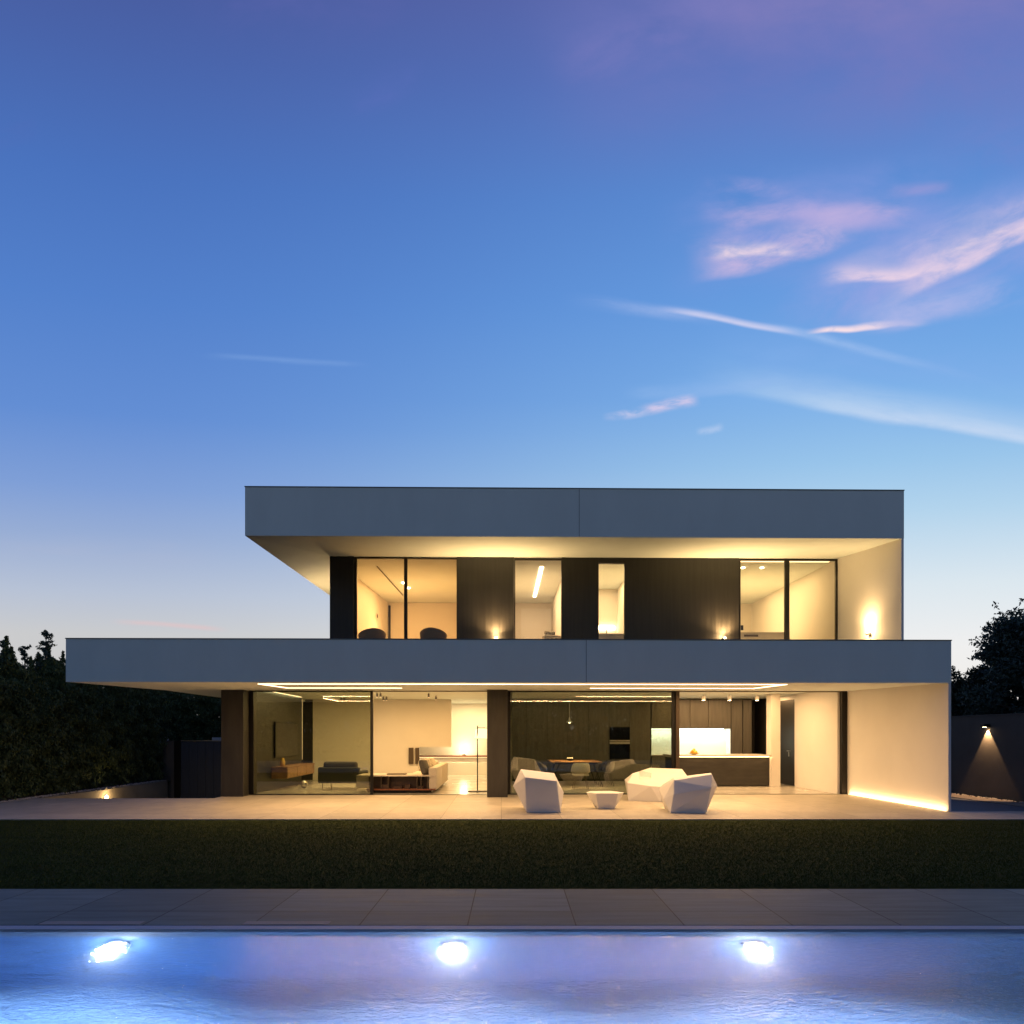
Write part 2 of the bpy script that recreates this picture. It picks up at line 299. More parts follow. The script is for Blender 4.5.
# ------------------------------------------------------------------ object helpers
def tag(o, label=None, cat=None, group=None, kind=None):
    if label: o['label'] = label
    if cat: o['category'] = cat
    if group: o['group'] = group
    if kind: o['kind'] = kind
    return o
def thing(name, label, cat, loc=(0,0,0), rz=0, group=None):
    o = bpy.data.objects.new(name, None); C.objects.link(o); o.location = loc; o.rotation_euler = (0,0,rz); o.empty_display_size = .1
    return tag(o, label, cat, group)
class MB:
    def __init__(s): s.v = []; s.f = []
    def add(s, vs, fs):
        n = len(s.v); s.v += [tuple(p) for p in vs]; s.f += [tuple(i+n for i in f) for f in fs]; return s
    def box(s, x0, x1, y0, y1, z0, z1):
        if x0 > x1: x0, x1 = x1, x0
        if y0 > y1: y0, y1 = y1, y0
        if z0 > z1: z0, z1 = z1, z0
        return s.add([(x,y,z) for z in (z0,z1) for y in (y0,y1) for x in (x0,x1)], [(0,2,3,1),(4,5,7,6),(0,1,5,4),(2,6,7,3),(0,4,6,2),(1,3,7,5)])
    def cyl(s, p, q, r0, r1=None, n=16, cap=True):
        r1 = r0 if r1 is None else r1; p = Vector(p); q = Vector(q); d = (q-p).normalized()
        a = d.orthogonal().normalized(); b = d.cross(a)
        vs = []
        for c, r in ((p, r0), (q, r1)):
            for i in range(n):
                t = 2*math.pi*i/n; vs.append(c+a*math.cos(t)*r+b*math.sin(t)*r)
        fs = [(i, (i+1)%n, n+(i+1)%n, n+i) for i in range(n)]
        if cap: fs += [tuple(reversed(range(n))), tuple(range(n, 2*n))]
        return s.add(vs, fs)
    def lathe(s, cx, cy, prof, n=24):
        vs = []; fs = []
        for r, z in prof:
            for i in range(n):
                t = 2*math.pi*i/n; vs.append((cx+r*math.cos(t), cy+r*math.sin(t), z))
        for j in range(len(prof)-1):
            for i in range(n): fs.append((j*n+i, j*n+(i+1)%n, (j+1)*n+(i+1)%n, (j+1)*n+i))
        fs += [tuple(reversed(range(n))), tuple((len(prof)-1)*n+i for i in range(n))]
        return s.add(vs, fs)
    def sph(s, c, r, n=12, sc=(1,1,1)):
        vs = []; fs = []
        for j in range(n+1):
            ph = math.pi*j/n
            for i in range(n*2):
                t = math.pi*i/n; vs.append((c[0]+r*sc[0]*math.sin(ph)*math.cos(t), c[1]+r*sc[1]*math.sin(ph)*math.sin(t), c[2]+r*sc[2]*math.cos(ph)))
        for j in range(n):
            for i in range(n*2): fs.append((j*2*n+i, (j+1)*2*n+i, (j+1)*2*n+(i+1)%(2*n), j*2*n+(i+1)%(2*n)))
        return s.add(vs, fs)
    def prof_x(s, pts, x0, x1):      # polygon in (y,z), extruded along x
        n = len(pts); vs = [(x0,y,z) for y,z in pts]+[(x1,y,z) for y,z in pts]
        fs = [(i, n+i, n+(i+1)%n, (i+1)%n) for i in range(n)]+[tuple(range(n)), tuple(reversed(range(n,2*n)))]
        return s.add(vs, fs)
    def prof_z(s, pts, z0, z1):
        n = len(pts); vs = [(x,y,z0) for x,y in pts]+[(x,y,z1) for x,y in pts]
        fs = [(i, (i+1)%n, n+(i+1)%n, n+i) for i in range(n)]+[tuple(reversed(range(n))), tuple(range(n,2*n))]
        return s.add(vs, fs)
    def build(s, name, m, parent=None, bevel=0, seg=2, smooth=False, sub=0):
        off = Vector((0,0,0))
        me = bpy.data.meshes.new(name); me.from_pydata([tuple(Vector(v)-off) for v in s.v], [], s.f)
        bm = bmesh.new(); bm.from_mesh(me); bmesh.ops.remove_doubles(bm, verts=bm.verts, dist=1e-5); bmesh.ops.recalc_face_normals(bm, faces=bm.faces); bm.to_mesh(me); bm.free()
        me.materials.append(m); o = bpy.data.objects.new(name, me); C.objects.link(o)
        if parent: o.parent = parent
        if smooth:
            for p in me.polygons: p.use_smooth = True
        if bevel:
            b = o.modifiers.new('bevel', 'BEVEL'); b.width = bevel; b.segments = seg; b.limit_method = 'ANGLE'; b.harden_normals = False
        if sub:
            b = o.modifiers.new('sub', 'SUBSURF'); b.levels = sub; b.render_levels = sub
        return o
def box(*a): return MB().box(*a)
def struct(name, mb, m): return tag(mb.build(name, m), kind='structure')
def rbox(x0, x1, y0, y1, z0, z1, name, m, parent, r=.04, seg=4, smooth=True):
    o = box(x0, x1, y0, y1, z0, z1).build(name, m, parent, bevel=r, seg=seg, smooth=smooth); return o
def lamp(kind, name, loc, power, col=WARM, parent=None, target=None, size=.1, size_y=None, angle=None, blend=.5, soft=.03, rot=None, spread=None):
    l = bpy.data.lights.new(name, kind); l.energy = power; l.color = col
    o = bpy.data.objects.new(name, l); C.objects.link(o); o.location = loc
    if kind == 'AREA':
        l.shape = 'RECTANGLE' if size_y else 'SQUARE'; l.size = size
        if size_y: l.size_y = size_y
        if spread: l.spread = spread
    else: l.shadow_soft_size = soft
    if kind == 'SPOT': l.spot_size = angle; l.spot_blend = blend
    if target is not None: o.rotation_euler = (Vector(target)-Vector(loc)).to_track_quat('-Z', 'Y').to_euler()
    if rot: o.rotation_euler = rot
    if parent: o.parent = parent
    return o
def copy_tree(o, parent=None):
    c = o.copy(); C.objects.link(c)
    if parent: c.parent = parent
    for ch in list(o.children): copy_tree(ch, c)
    return c
def gq(x0, x1, y0, y1): return [G(x0,y0), G(x1,y0), G(x1,y1), G(x0,y1)]

# ------------------------------------------------------------------ ground, lawn, terrace, pool
PY = 5.82; PO = 5.93; PYN = -3.4; PXL, PXR = -7.2, 7.6; WZ = -.03; PD = -1.55
LF = 7.32; TF = 13.40
LX0, LX1, LY0, LY1 = -12.12, -7.56, 17.95, 27.0        # sunken lane (world axes)
# ground to the horizon, with openings for the pool and the sunken lane
gmb = MB()
def ring(z, pts_outer, pts_inner):
    n = len(pts_outer); v = [(x,y,z) for x,y in pts_outer]+[(x,y,z) for x,y in pts_inner]
    gmb.add(v, [(i,(i+1)%n,n+(i+1)%n,n+i) for i in range(n)])
zg = -.05
xs = [-1500, -60, LX0, LX1, 60, 1500]; ys = [-1500, 9.0, LY0, LY1, 80, 1500]
for i in range(5):
    for j in range(5):
        if j == 0: continue
        if i == 2 and j == 2: continue
        gmb.add([(xs[i],ys[j],zg),(xs[i+1],ys[j],zg),(xs[i+1],ys[j+1],zg),(xs[i],ys[j+1],zg)], [(0,1,2,3)])
inner = gq(PXL-.02, PXR+.02, PYN-.02, PO+.02)
outer = [(-1500,-1500),(1500,-1500),(1500,9.0),(-1500,9.0)]
ring(zg, outer, inner)
struct('ground', gmb, M['turf'])
lw = MB().prof_z([G(-40,LF), G(40,LF), G(40,TF), G(-40,TF)], -.045, -.018)
struct('lawn', lw, M['turf'])
# terrace: slab in front of and under the house, plus the left wing that ends at the lane
tm = MB()
tp = [G(-45,TF), G(45,TF), G(45,TF+1.15)]
tr = G(45,TF+1.15)
tm.prof_z([G(-45,TF), G(45,TF), (45, 14.60), (9.58,14.60), (9.58,18.84), (-7.5,18.84), (-7.5,LY0), (-12.05,LY0), (-12.05,18.0), (-12.35, 18.0), (-12.35,17.9), (-12.12,15.2), (-45,15.2)], -.16, 0)
SRX = 9.581
struct('terrace', tm, M['terrace'])
struct('interior_floor', box(-7.5, 9.47, 18.86, 28.4, -.16, .0), M['floor'])
struct('side_path', box(SRX, 12.0, 14.62, 40, -.1, -.012), M['path'])
struct('kerb', box(12.0, 12.62, 14.62, 40, -.1, .004), M['strip'])
# sunken lane
ln = MB(); ln.box(LX0-.02, LX1, LY0+.15, LY1, -2.7, -2.6)
struct('lane_floor', ln, M['path'])
rw = thing('retaining_wall', 'low sand coloured retaining wall under the cypress hedge, beside the sunken lane', 'wall', (-12.2,17.95,0))
box(-12.32, -12.12, 18.02, 25.0, -2.6, -.02).build('wall', M['sandwall'], rw).location = (12.2,-17.95,0)
struct('lane_edge', box(-12.1, -7.56, LY0+.02, LY0+.14, -2.6, -.03), M['sandwall'])
struct('side_bed', MB().prof_z([(-45,15.2),(-12.36,15.2),(-12.36,27.5),(-45,27.5)], -.04, -.008), M['soil'])
# pebbles edging (uncountable)
def pebbles(name, pts, r, m, label):
    mb = MB()
    for (x, y, z) in pts:
        rr = r*random.uniform(.5,1.4); o = [(1,0,0),(-1,0,0),(0,1,0),(0,-1,0),(0,0,1),(0,0,-1)]
        j = lambda: random.uniform(.7,1.2)
        mb.add([(x+a*rr*j(), y+b*rr*j(), z+c*rr*.6*j()) for a,b,c in o], [(0,2,4),(2,1,4),(1,3,4),(3,0,4),(2,0,5),(1,2,5),(3,1,5),(0,3,5)])
    return tag(mb.build(name, m), label, 'pebbles', kind='stuff')
pebbles('pebbles', [(random.uniform(-12.42,-12.12), random.uniform(15.2,25), .01) for _ in range(1100)]+[(random.uniform(12.62,12.84), random.uniform(14.7,30), .0) for _ in range(900)], .024, M['pebble'], 'pale pebbles strewn along the foot of the hedge and garden wall')

# pool
dk = MB()
dk.prof_z(gq(-40,40,PO,LF), -.16, .0)
dk.prof_z(gq(-40,PXL,PYN-3,PO-.002), -.16, -.001); dk.prof_z(gq(PXR,40,PYN-3,PO-.002), -.16, -.001); dk.prof_z(gq(PXL+.002,PXR-.002,PYN-3,PYN), -.16, -.001)
struct('pool_deck', dk, M['deck'])
pl = MB()
a, b, c_, d = gq(PXL, PXR, PYN, PY)
for p, q in ((a,b),(b,c_),(c_,d),(d,a)): pl.add([(p[0],p[1],PD),(q[0],q[1],PD),(q[0],q[1],-.162),(p[0],p[1],-.162)], [(0,1,2,3)])
pl.add([(p[0],p[1],PD) for p in (a,b,c_,d)], [(0,1,2,3)])
struct('pool_basin', pl, M['liner'])
rm = MB()
for (x0,x1,y0,y1) in ((PXL,PXR,PY-.004,PO-.003),(PXL,PXR,PYN+.003,PYN+.015),(PXL+.003,PXL+.015,PYN+.02,PY-.02),(PXR-.015,PXR-.003,PYN+.02,PY-.02)):
    rm.prof_z(gq(x0,x1,y0,y1), -.17, -.003)
struct('pool_rim', rm, M['poolrim'])
wp = gq(PXL+.016, PXR-.016, PYN+.016, PY-.005)
wme = bpy.data.meshes.new('pool_water'); wme.from_pydata([(x,y,WZ) for x,y in wp], [], [(0,1,2,3)]); wme.materials.append(M['water'])
wo_ = bpy.data.objects.new('pool_water', wme); C.objects.link(wo_); tag(wo_, kind='structure'); assert wme.polygons[0].normal.z > 0
# skimmer lids
for px0, px1 in ((43,143),(245,330)):
    xa = (px0-512)/FPX*6.0; xb = (px1-512)/FPX*6.0
    sk = MB().prof_z(gq(xa, xb, 5.935, 6.04), -.01, .004).build('skimmer_lid', M['lid'])
    tag(sk, 'flat stone skimmer lid at the pool edge near the leftmost pool light' if px0 < 100 else 'flat stone skimmer lid at the pool edge left of the middle pool light', 'skimmer lid')
names = {110: 'leftmost of the glowing round underwater lights on the far pool wall', 453: 'middle one of the glowing round underwater lights on the far pool wall', 758: 'rightmost of the glowing round underwater lights on the far pool wall'}
def pool_light(xc, label):
    g = G(xc, PY-.03); o = thing('pool_light', label, 'pool light', (g[0], g[1], WZ-.34), -YAW, 'underwater lights along the far pool wall')
    MB().cyl((0,.016,0),(0,-.03,0),.10,.095,32).build('bezel', M['steel'], o, bevel=.006)
    MB().sph((0,-.03,0),.06,12,(1,.35,1)).build('lens', M['poolbulb'], o, smooth=True)
    lamp('POINT','pool_glow',(0,-.15,0), 10, COOL, o, soft=.015)
    lamp('SPOT','pool_beam',(0,-.09,0), 900, COOL, o, target=(0,-3,-.8), angle=math.radians(150), blend=.8, soft=.03)
for px, lb in names.items(): pool_light((px-512)/FPX*5.69, lb)

# grass blades (one uncountable mass)
def grass():
    n = 260000
    t = rng.random(n); y = LF+.01+(TF-LF-.03)*t**1.15
    half = y*.80+.4; x = (rng.random(n)*2-1)*half
    h = .010+.013*rng.random(n); wd = .0035+.003*(y/13); ang = rng.random(n)*math.pi; lx = (rng.random(n)-.5)*.03; ly = (rng.random(n)-.5)*.03
    X0, Y0 = x*CA+y*SA, -x*SA+y*CA
    dx, dy = np.cos(ang)*wd, np.sin(ang)*wd
    v = np.empty((n,3,3)); v[:,0] = np.stack([X0-dx, Y0-dy, np.full(n,-.02)],1); v[:,1] = np.stack([X0+dx, Y0+dy, np.full(n,-.02)],1)
    v[:,2] = np.stack([X0+lx, Y0+ly, -.02+h],1)
    return v.reshape(-1,3), 3
def fastmesh(name, verts, k, m, parent=None):
    n = len(verts)//k; me = bpy.data.meshes.new(name); me.vertices.add(len(verts)); me.vertices.foreach_set('co', np.asarray(verts, dtype=np.float32).ravel())
    me.loops.add(len(verts)); me.loops.foreach_set('vertex_index', np.arange(len(verts), dtype=np.int32))
    me.polygons.add(n); me.polygons.foreach_set('loop_start', np.arange(0, len(verts), k, dtype=np.int32)); me.polygons.foreach_set('loop_total', np.full(n, k, dtype=np.int32))
    me.update(calc_edges=True); me.materials.append(m); o = bpy.data.objects.new(name, me); C.objects.link(o)
    if parent: o.parent = parent
    return o
gv_, gk = grass()
tag(fastmesh('grass', gv_, gk, M['grass']), 'short mown grass of the lawn between terrace and pool', 'grass', kind='stuff')

# ------------------------------------------------------------------ house
H = thing('house', 'two-storey modern white house with wide flat slabs and lit glass front', 'house', (0,18,0))
H.location = (0,0,0)
YG = 18.85
def part(name, mb, m, parent=None, **k): return mb.build(name, m, parent or H, **k)
F1, F2 = 14.54, 15.85; SL, SR = X(65.8,14.54), X(951.3,14.54); RL, RR = X(245,F2), X(904,F2)
# lower slab
sl = MB()
sl.prof_x([(F1,2.77),(F1,3.675),(28.9,3.675),(28.9,2.96),(18.95,2.96),(18.95,2.875),(18.80,2.87)], -7.2, SR)
sl.prof_x([(F1,2.77),(F1,3.675),(28.9,3.675),(28.9,2.875),(18.80,2.87)], SL, -7.2)
part('floor_slab', sl, M['render'])
cp = MB().box(SL-.01, SR+.01, F1-.012, 28.91, 3.677, 3.697); part('coping', cp, M['coping'])
UL0 = X(330,YG); BX = X(312,F2)
rs = MB().add([(RL,F2,6.25),(BX,F2,6.25),(RR,F2,6.25),(RR,18.86,6.56),(UL0,18.86,6.56),(UL0,27.5,6.56),(RR,27.5,6.56),(RL,27.5,6.57),
    (RL,F2,7.37),(RR,F2,7.37),(RR,27.5,7.37),(RL,27.5,7.37)],
    [(1,2,3,4),(0,1,4),(0,4,7),(4,5,7),(4,3,6,5),(0,8,9,2,1),(2,9,10,6,3),(7,5,6,10,11),(0,7,11,8),(8,11,10,9)])
part('roof_slab', rs, M['render'])
part('coping', MB().box(RL-.01, RR+.01, F2-.012, 27.51, 7.372, 7.392), M['coping'])
part('joint', box(X(579,F2), X(579,F2)+.01, F2-.004, F2+.01, 6.255, 7.37), M['coping'])
part('joint', box(X(586,F1), X(586,F1)+.01, F1-.004, F1+.01, 2.775, 3.675), M['coping'])
# side and back walls
part('wall', box(SR-.06, SR-.003, F1+.004, 18.97, 0.004, 2.86).box(9.50, SR-.003, 18.98, 28.5, 0, 2.955), M['wallwhite'])
part('wall', box(9.495, 9.40, 18.96, 21.75, 0.002, 2.955), M['wallwhite'])
part('wall', box(-7.54, 9.46, 28.4, 28.6, 0, 2.955), M['plaster'])
part('wall', box(-7.54, -7.42, 23.7, 28.4, 0.001, 2.955), M['wallwhite'])
# wing wall above
UZ = 3.70
part('wall', MB().prof_x([(F2+.004,UZ),(27.4,UZ),(27.4,6.558),(18.86,6.558),(F2+.004,6.248)], RR-.06, RR-.003), M['wallwhite'])
UL = X(330,YG)
part('wall', box(UL, UL+.12, 19.05, 27.4, UZ, 6.558), M['wallwhite'])
part('wall', box(UL+.12, RR-.062, 27.28, 27.4, UZ, 6.558), M['plaster'])
# columns
def column(x0, x1, y0, y1, z0, z1, m): return part('column', box(x0,x1,y0,y1,z0,z1), m, bevel=.006, seg=1)
column(X(221,18.4), X(243.3,18.4), 18.4, 18.80, .002, 2.862, M['columnwood'])
column(X(487,18.1), X(507.7,18.1), 18.1, 18.80, .002, 2.85, M['columnwood'])
column(UL, X(354,YG), YG-.03, 19.05, UZ, 6.555, M['darkwood'])
# cladding panels of the upper floor
for p0, p1, seams in ((457,514,()),(562,598,()),(625,739,(661,700))):
    part('cladding', box(X(p0,YG), X(p1,YG), YG, 19.05, UZ, 6.555), M['darkwood'])
part('cladding', box(X(598,YG), X(625,YG), YG, 19.05, 6.42, 6.555), M['darkwood'])
# windows ------------------------------------------------
def window(x0, x1, z0, z1, mull=(), fw=.05, m=None, gm=None, y=YG+.03, thick=.07, fr_l=None, fr_r=None):
    m = m or M['frame']; gm = gm or M['glass']; fl = fr_l or fw; frr = fr_r or fw
    f = MB(); f.box(x0, x0+fl, y, y+thick, z0, z1); f.box(x1-frr, x1, y, y+thick, z0, z1)
    f.box(x0+fl, x1-frr, y, y+thick, z1-fw, z1); f.box(x0+fl, x1-frr, y, y+thick, z0, z0+.025)
    xs_ = [x0+fl]
    for a_, b_ in mull: f.box(a_, b_, y-.004, y+thick+.004, z0+.025, z1-fw)
    fo = f.build('window', m, H)
    edges = [x0+fl]+[e for mm in mull for e in mm]+[x1-frr]
    for a_, b_ in zip(edges[::2], edges[1::2]):
        box(a_, b_, y+.03, y+.038, z0+.025, z1-fw).build('pane', gm, fo)
    return fo
x_ = lambda p: X(p, YG+.03)
window(x_(354.3), x_(457), UZ, 6.55, [(x_(404), x_(407.3))], fw=.04, fr_l=.07, fr_r=.012)
window(x_(514.2), x_(562), UZ, 6.54, [], fw=.05, fr_l=.03, fr_r=.02)
window(x_(598), x_(625), UZ, 6.42, [], fw=.02)
wr = window(x_(739), x_(840.5), UZ, 6.55, [(x_(785), x_(789.5))], fw=.045, fr_r=.13)
# ground floor: closed sliding panels and open bays
gw = window(X(248.6,YG), x_(373), .004, 2.872, [], fw=.035, fr_l=.12, fr_r=.075, gm=M['glass_dark'])
gw2 = window(x_(507.5), x_(679), .004, 2.872, [], fw=.035, fr_l=.08, fr_r=.20, gm=M['glass_dark'])
part('window_post', box(x_(675.5), x_(679), YG-.03, YG+.02, .004, 2.872), M['frame2'])
part('window_post', box(x_(841), SR-.063, YG-.02, YG+.10, .004, 2.872), M['frame'])
part('window_post', box(x_(847), x_(849.3), YG-.05, YG-.022, .004, 2.872), M['frame2'])
part('door_track', box(x_(373.2), x_(487), YG, YG+.06, .002, .010), M['frame']); part('door_track', box(x_(679.2), x_(840.8), YG, YG+.06, .002, .010), M['frame'])
part('door_head', box(x_(373.2), x_(507), YG+.03, YG+.08, 2.845, 2.872), M['frame2']); part('door_head', box(x_(679.2), x_(840.8), YG+.03, YG+.08, 2.845, 2.872), M['frame2'])

# interior walls, ground floor
IC = 2.955
tvw = part('interior_wall', box(-7.54, -6.90, 19.0, 23.7, .002, IC), M['tvwood'])
part('interior_wall', box(-7.41, -6.93, 25.2, 25.3, .002, IC), M['darkwood'])
part('interior_wall', box(-6.92, X(419,25.2), 25.2, 25.4, .002, IC).box(X(419,25.2), X(451,25.2), 25.2, 25.4, Z(430,747,25.2), IC), M['plaster'])
part('interior_wall', box(-6.92, -6.8, 25.4, 28.4, .002, IC), M['plaster'])
part('interior_wall', box(.17, .30, 19.0, 28.4, .002, IC), M['plaster'])
part('interior_wall', box(8.57, 8.86, 21.55, 21.95, .002, IC), M['plaster'])
part('interior_wall', box(-5.0, .16, 27.9, 28.35, .002, .52), M['plaster'])
dd = part('interior_door', box(9.415, 9.46, 21.78, 24.2, .02, 2.8), M['darkwood'])
box(9.40, 9.425, 22.18, 22.22, .95, 1.1).box(9.36, 9.42, 22.1, 22.26, 1.12, 1.14).build('handle', M['steel'], dd)
part('interior_wall', box(9.43, 9.46, 24.2, 28.4, .01, IC), M['darkwood'])

# interior walls, upper floor
UC = 6.555
part('interior_floor', box(UL+.13, RR-.07, 19.1, 27.2, UZ-.001, UZ+.012), M['oak'])
xa = X(388,25.4)
part('interior_wall', box(UL+.121, xa-.28, 19.1, 21.5, UZ+.013, UC).add([(xa-.28,21.5,UZ+.013),(xa,25.3,UZ+.013),(xa-.3,25.3,UZ+.013),(xa-.5,21.5,UZ+.013),(xa-.28,21.5,UC),(xa,25.3,UC),(xa-.3,25.3,UC),(xa-.5,21.5,UC)], [(0,1,2,3),(4,5,6,7),(0,1,5,4),(1,2,6,5),(2,3,7,6),(3,0,4,7)]), M['plaster'])
part('interior_wall', box(UL+.13, X(492,22), 25.4, 25.5, UZ+.013, UC), M['plaster'])
part('interior_wall', box(-1.05, -.95, 19.1, 25.38, UZ+.013, UC), M['plaster'])
part('interior_door', box(xa+.02, xa+.10, 25.36, 25.395, UZ+.013, 6.45), M['darkwood'])
part('interior_wall', box(.12, .2, 19.1, 25.38, UZ+.013, UC), M['plaster'])
part('interior_wall', box(X(552,25.4), X(552,25.4)+.1, 19.1, 25.38, UZ+.013, UC), M['plaster'])
part('interior_wall', box(.2, X(552,25.4), 25.4, 25.5, UZ+.013, UC), M['plaster'])
part('interior_door', box(X(521,25.4), X(551,25.4), 25.37, 25.395, UZ+.02, 6.35), M['wallwhite'])
part('interior_wall', box(2.4, 2.5, 19.1, 23.0, UZ+.013, UC).box(3.9, 4.0, 19.1, 23.0, UZ+.013, UC).box(2.5, 3.9, 22.9, 23.0, UZ+.013, UC), M['plaster'])
part('interior_wall', box(6.2, 6.3, 19.1, 25.38, UZ+.013, UC).box(6.3, RR-.07, 25.4, 25.5, UZ+.013, UC), M['plaster'])
part('interior_door', box(X(751,25.4), X(774,25.4), 25.36, 25.395, UZ+.02, Z(760,595,25.4)), M['wallwhite'], bevel=.01)

# LED lines of the lower soffit
def soff(Y): return 2.77+(Y-F1)*(.10/(18.80-F1))
def led_box(x0, x1, y0, y1, m=None, name='light_strip', z=None):
    zz0, zz1 = (soff(y0), soff(y1)) if z is None else (z, z)
    mb = MB().add([(x0,y0,zz0-.012),(x1,y0,zz0-.012),(x1,y1,zz1-.012),(x0,y1,zz1-.012),(x0,y0,zz0-.001),(x1,y0,zz0-.001),(x1,y1,zz1-.001),(x0,y1,zz1-.001)], [(0,1,2,3),(4,5,6,7),(0,1,5,4),(1,2,6,5),(2,3,7,6),(3,0,4,7)])
    return part(name, mb, m or M['led'])
xl, xr = X(258,15.2), X(787,15.2)
def down(name, x, y, z, sx_, sy_, pw, col=WARM, parent=None, spread=None): return lamp('AREA', name, (x,y,z), pw, col, parent or H, size=sx_, size_y=sy_, spread=spread)
led_box(xl, xr, 15.18, 15.24); down('soffit_light', (xl+xr)/2, 15.21, soff(15.2)-.02, xr-xl, .05, 320)
led_box(xl, xl+.05, 15.245, 17.15); led_box(xr-.05, xr, 15.245, 17.15)
down('soffit_light', xl+.03, 16.2, soff(16.2)-.05, .05, 1.9, 32); down('soffit_light', xr-.03, 16.2, soff(16.2)-.05, .05, 1.9, 32)
led_box(xl, X(402,17.2), 17.155, 17.205); down('soffit_light', (xl+X(402,17.2))/2, 17.18, soff(17.2)-.02, 2.9, .05, 66)
led_box(X(590,17.2), xr, 17.155, 17.205); down('soffit_light', (xr+X(590,17.2))/2, 17.18, soff(17.2)-.02, 4.1, .05, 92)
# LED line at the foot of the white side wall
fo = part('light_strip', box(SR-.080, SR-.062, F1+.06, 18.75, .004, .022), M['led2'])
lamp('AREA','wall_foot_light',(SR-.12,16.65,.03), 15, WARM, H, size=.03, size_y=4.1, rot=(0, math.radians(180+25), 0))
# left soffit glow comes from an uplight behind the column
# interior LED lines + ceiling lighting
led_box(-6.89, -6.86, 19.1, 23.6, M['led'], z=IC); lamp('AREA','cove_light',(-6.85,21.3,2.93), 6, (1,.86,.5), H, size=.03, size_y=4.4, rot=(0, math.radians(15), 0))
led_box(-5.6, X(371,20.0), 19.6, 19.66, z=IC); led_box(.45, X(670,19.6), 19.5, 19.56, z=IC); led_box(.45, X(666,20.6), 20.5, 20.56, z=IC)
led_box(5.2, 8.5, 20.3, 20.36, M['led2'], z=IC)
part('light_strip', box(-6.885, -6.87, 23.71, 23.73, .8, 2.9), M['ledv'])
down('living_light', -5.0, 21.6, 2.93, 2.4, 2.4, 150, (1,.68,.32))
down('living_light', -2.4, 21.8, 2.93, 3.0, 3.4, 195, WARM2)
down('alcove_light', -1.2, 27.2, 2.93, 2.0, .6, 85, (1,.74,.36))
down('dining_light', 2.4, 19.55, 2.93, 4.0, .08, 58, (1,.78,.45)); down('dining_light', 2.4, 23.6, 2.93, 4.6, .3, 20, (1,.78,.45))
down('kitchen_light', 6.9, 20.6, 2.93, 3.2, 1.6, 175, WARM); down('kitchen_light', 6.9, 23.7, 2.93, 2.6, .4, 50, WARM)
down('hall_light', 9.05, 23, 2.93, .5, 1.2, 30, WARM)
down('bedroom_light', -2.9, 22.0, 6.52, 2.2, 3.0, 120, WARM2)
lamp('POINT','bedroom_glow',(-3.7,23.4,5.2), 34, WARM2, H, soft=.1)
down('landing_light', 1.0, 22.0, 6.52, .6, 3, 60, (1,.62,.30))
down('bath_light', 3.2, 21.0, 6.52, 1.0, 2.4, 85, (1,.68,.32))
down('study_light', 7.8, 22.0, 6.52, 2.4, 4, 120, (1,.64,.26))
# upper rooms: added fill lights stand in for floor bounce on the ceilings
lamp('AREA','bedroom_ceiling_fill',(-2.9,22.2,4.4), 62, WARM2, H, size=1.6, size_y=2.5, rot=(math.pi,0,0))
lamp('AREA','landing_ceiling_fill',(1.0,22.2,4.4), 32, (1,.60,.28), H, size=.6, size_y=2.5, rot=(math.pi,0,0))
lamp('AREA','study_ceiling_fill',(7.8,22.0,4.4), 90, (1,.66,.28), H, size=1.6, size_y=3, rot=(math.pi,0,0))
# strips seen upstairs
led_box(X(536.5,22), X(536.5,22)+.09, 19.9, 24.2, M['bulb'], z=UC)
led_box(x_(740), x_(834), 19.14, 19.22, M['led2'], z=UC)
part('light_strip', box(X(598,21), X(625,21), 22.84, 22.89, Z(611,629,22.85), Z(611,626.5,22.85)), M['bulb'])

# ------------------------------------------------------------------ lamps on the house
def wall_up(x, y, z, rz, label, p_spot, p_glow, tgt=(0,-.35,1.4), r=.035):
    # local frame: wall behind at y=0, room side is -y
    o = thing('wall_lamp', label, 'wall lamp', (x,y,z), rz, 'small uplights on the upper walls')
    box(-.05,.05,-.10,-.001,-.05,.0).build('body', M['steel'], o, bevel=.006)
    MB().lathe(0,-.06,[(r,.001),(r,.012)],18).build('lens', M['bulb'], o)
    lamp('SPOT','beam',(0,-.16,.04), p_spot, (1,.62,.26), o, target=tgt, angle=math.radians(160), blend=1, soft=.04)
    lamp('POINT','glow',(0,-.26,.07), p_glow, (1,.62,.26), o, soft=.05)
    return o
wall_up(X(496,YG), YG-.002, Z(496,638,YG), 0, 'small uplight glowing on the dark panel between the two left upper windows', 500, 34)
wall_up(X(724,YG), YG-.002, Z(724,638,YG), 0, 'small uplight glowing on the dark panel left of the upper right window', 500, 34)
wall_up(RR-.062, 17.2, Z(870,633,17.2), math.radians(-90), 'small uplight glowing brightly on the white upper side wall at the right', 120, 34)
wall_up(UL-.002, 21.8, 4.3, math.radians(-90), 'small uplight on the left end wall of the upper floor, hidden round the corner', 260, 20)
gl_ = thing('wall_lamp', 'small dark spotlight throwing a cone of light down the right garden wall', 'wall lamp', (12.86, X(988,1)*0+18.0, 1.87))
gy = 12.86/(X(988,1)); gl_.location = (12.86, gy, Z(988,726,gy))
box(-.16, 0, -.09, .09, -.03, .05).build('body', M['black'], gl_, bevel=.01)
MB().cyl((-.09,0,-.031),(-.09,0,-.036),.045,.045,16).build('lens', M['bulb'], gl_)
lamp('SPOT','beam',(-.045,0,-.045), 230, (1,.58,.26), gl_, target=(-.045,0,-1.4), angle=math.radians(70), blend=.25, soft=.012)
wy = -12.12/X(105.6,1)
wlz = Z(105.6,797.5,wy)
ll = thing('recessed_wall_light', 'small round glowing light set into the sand coloured retaining wall', 'wall light', (-12.115, wy, wlz))
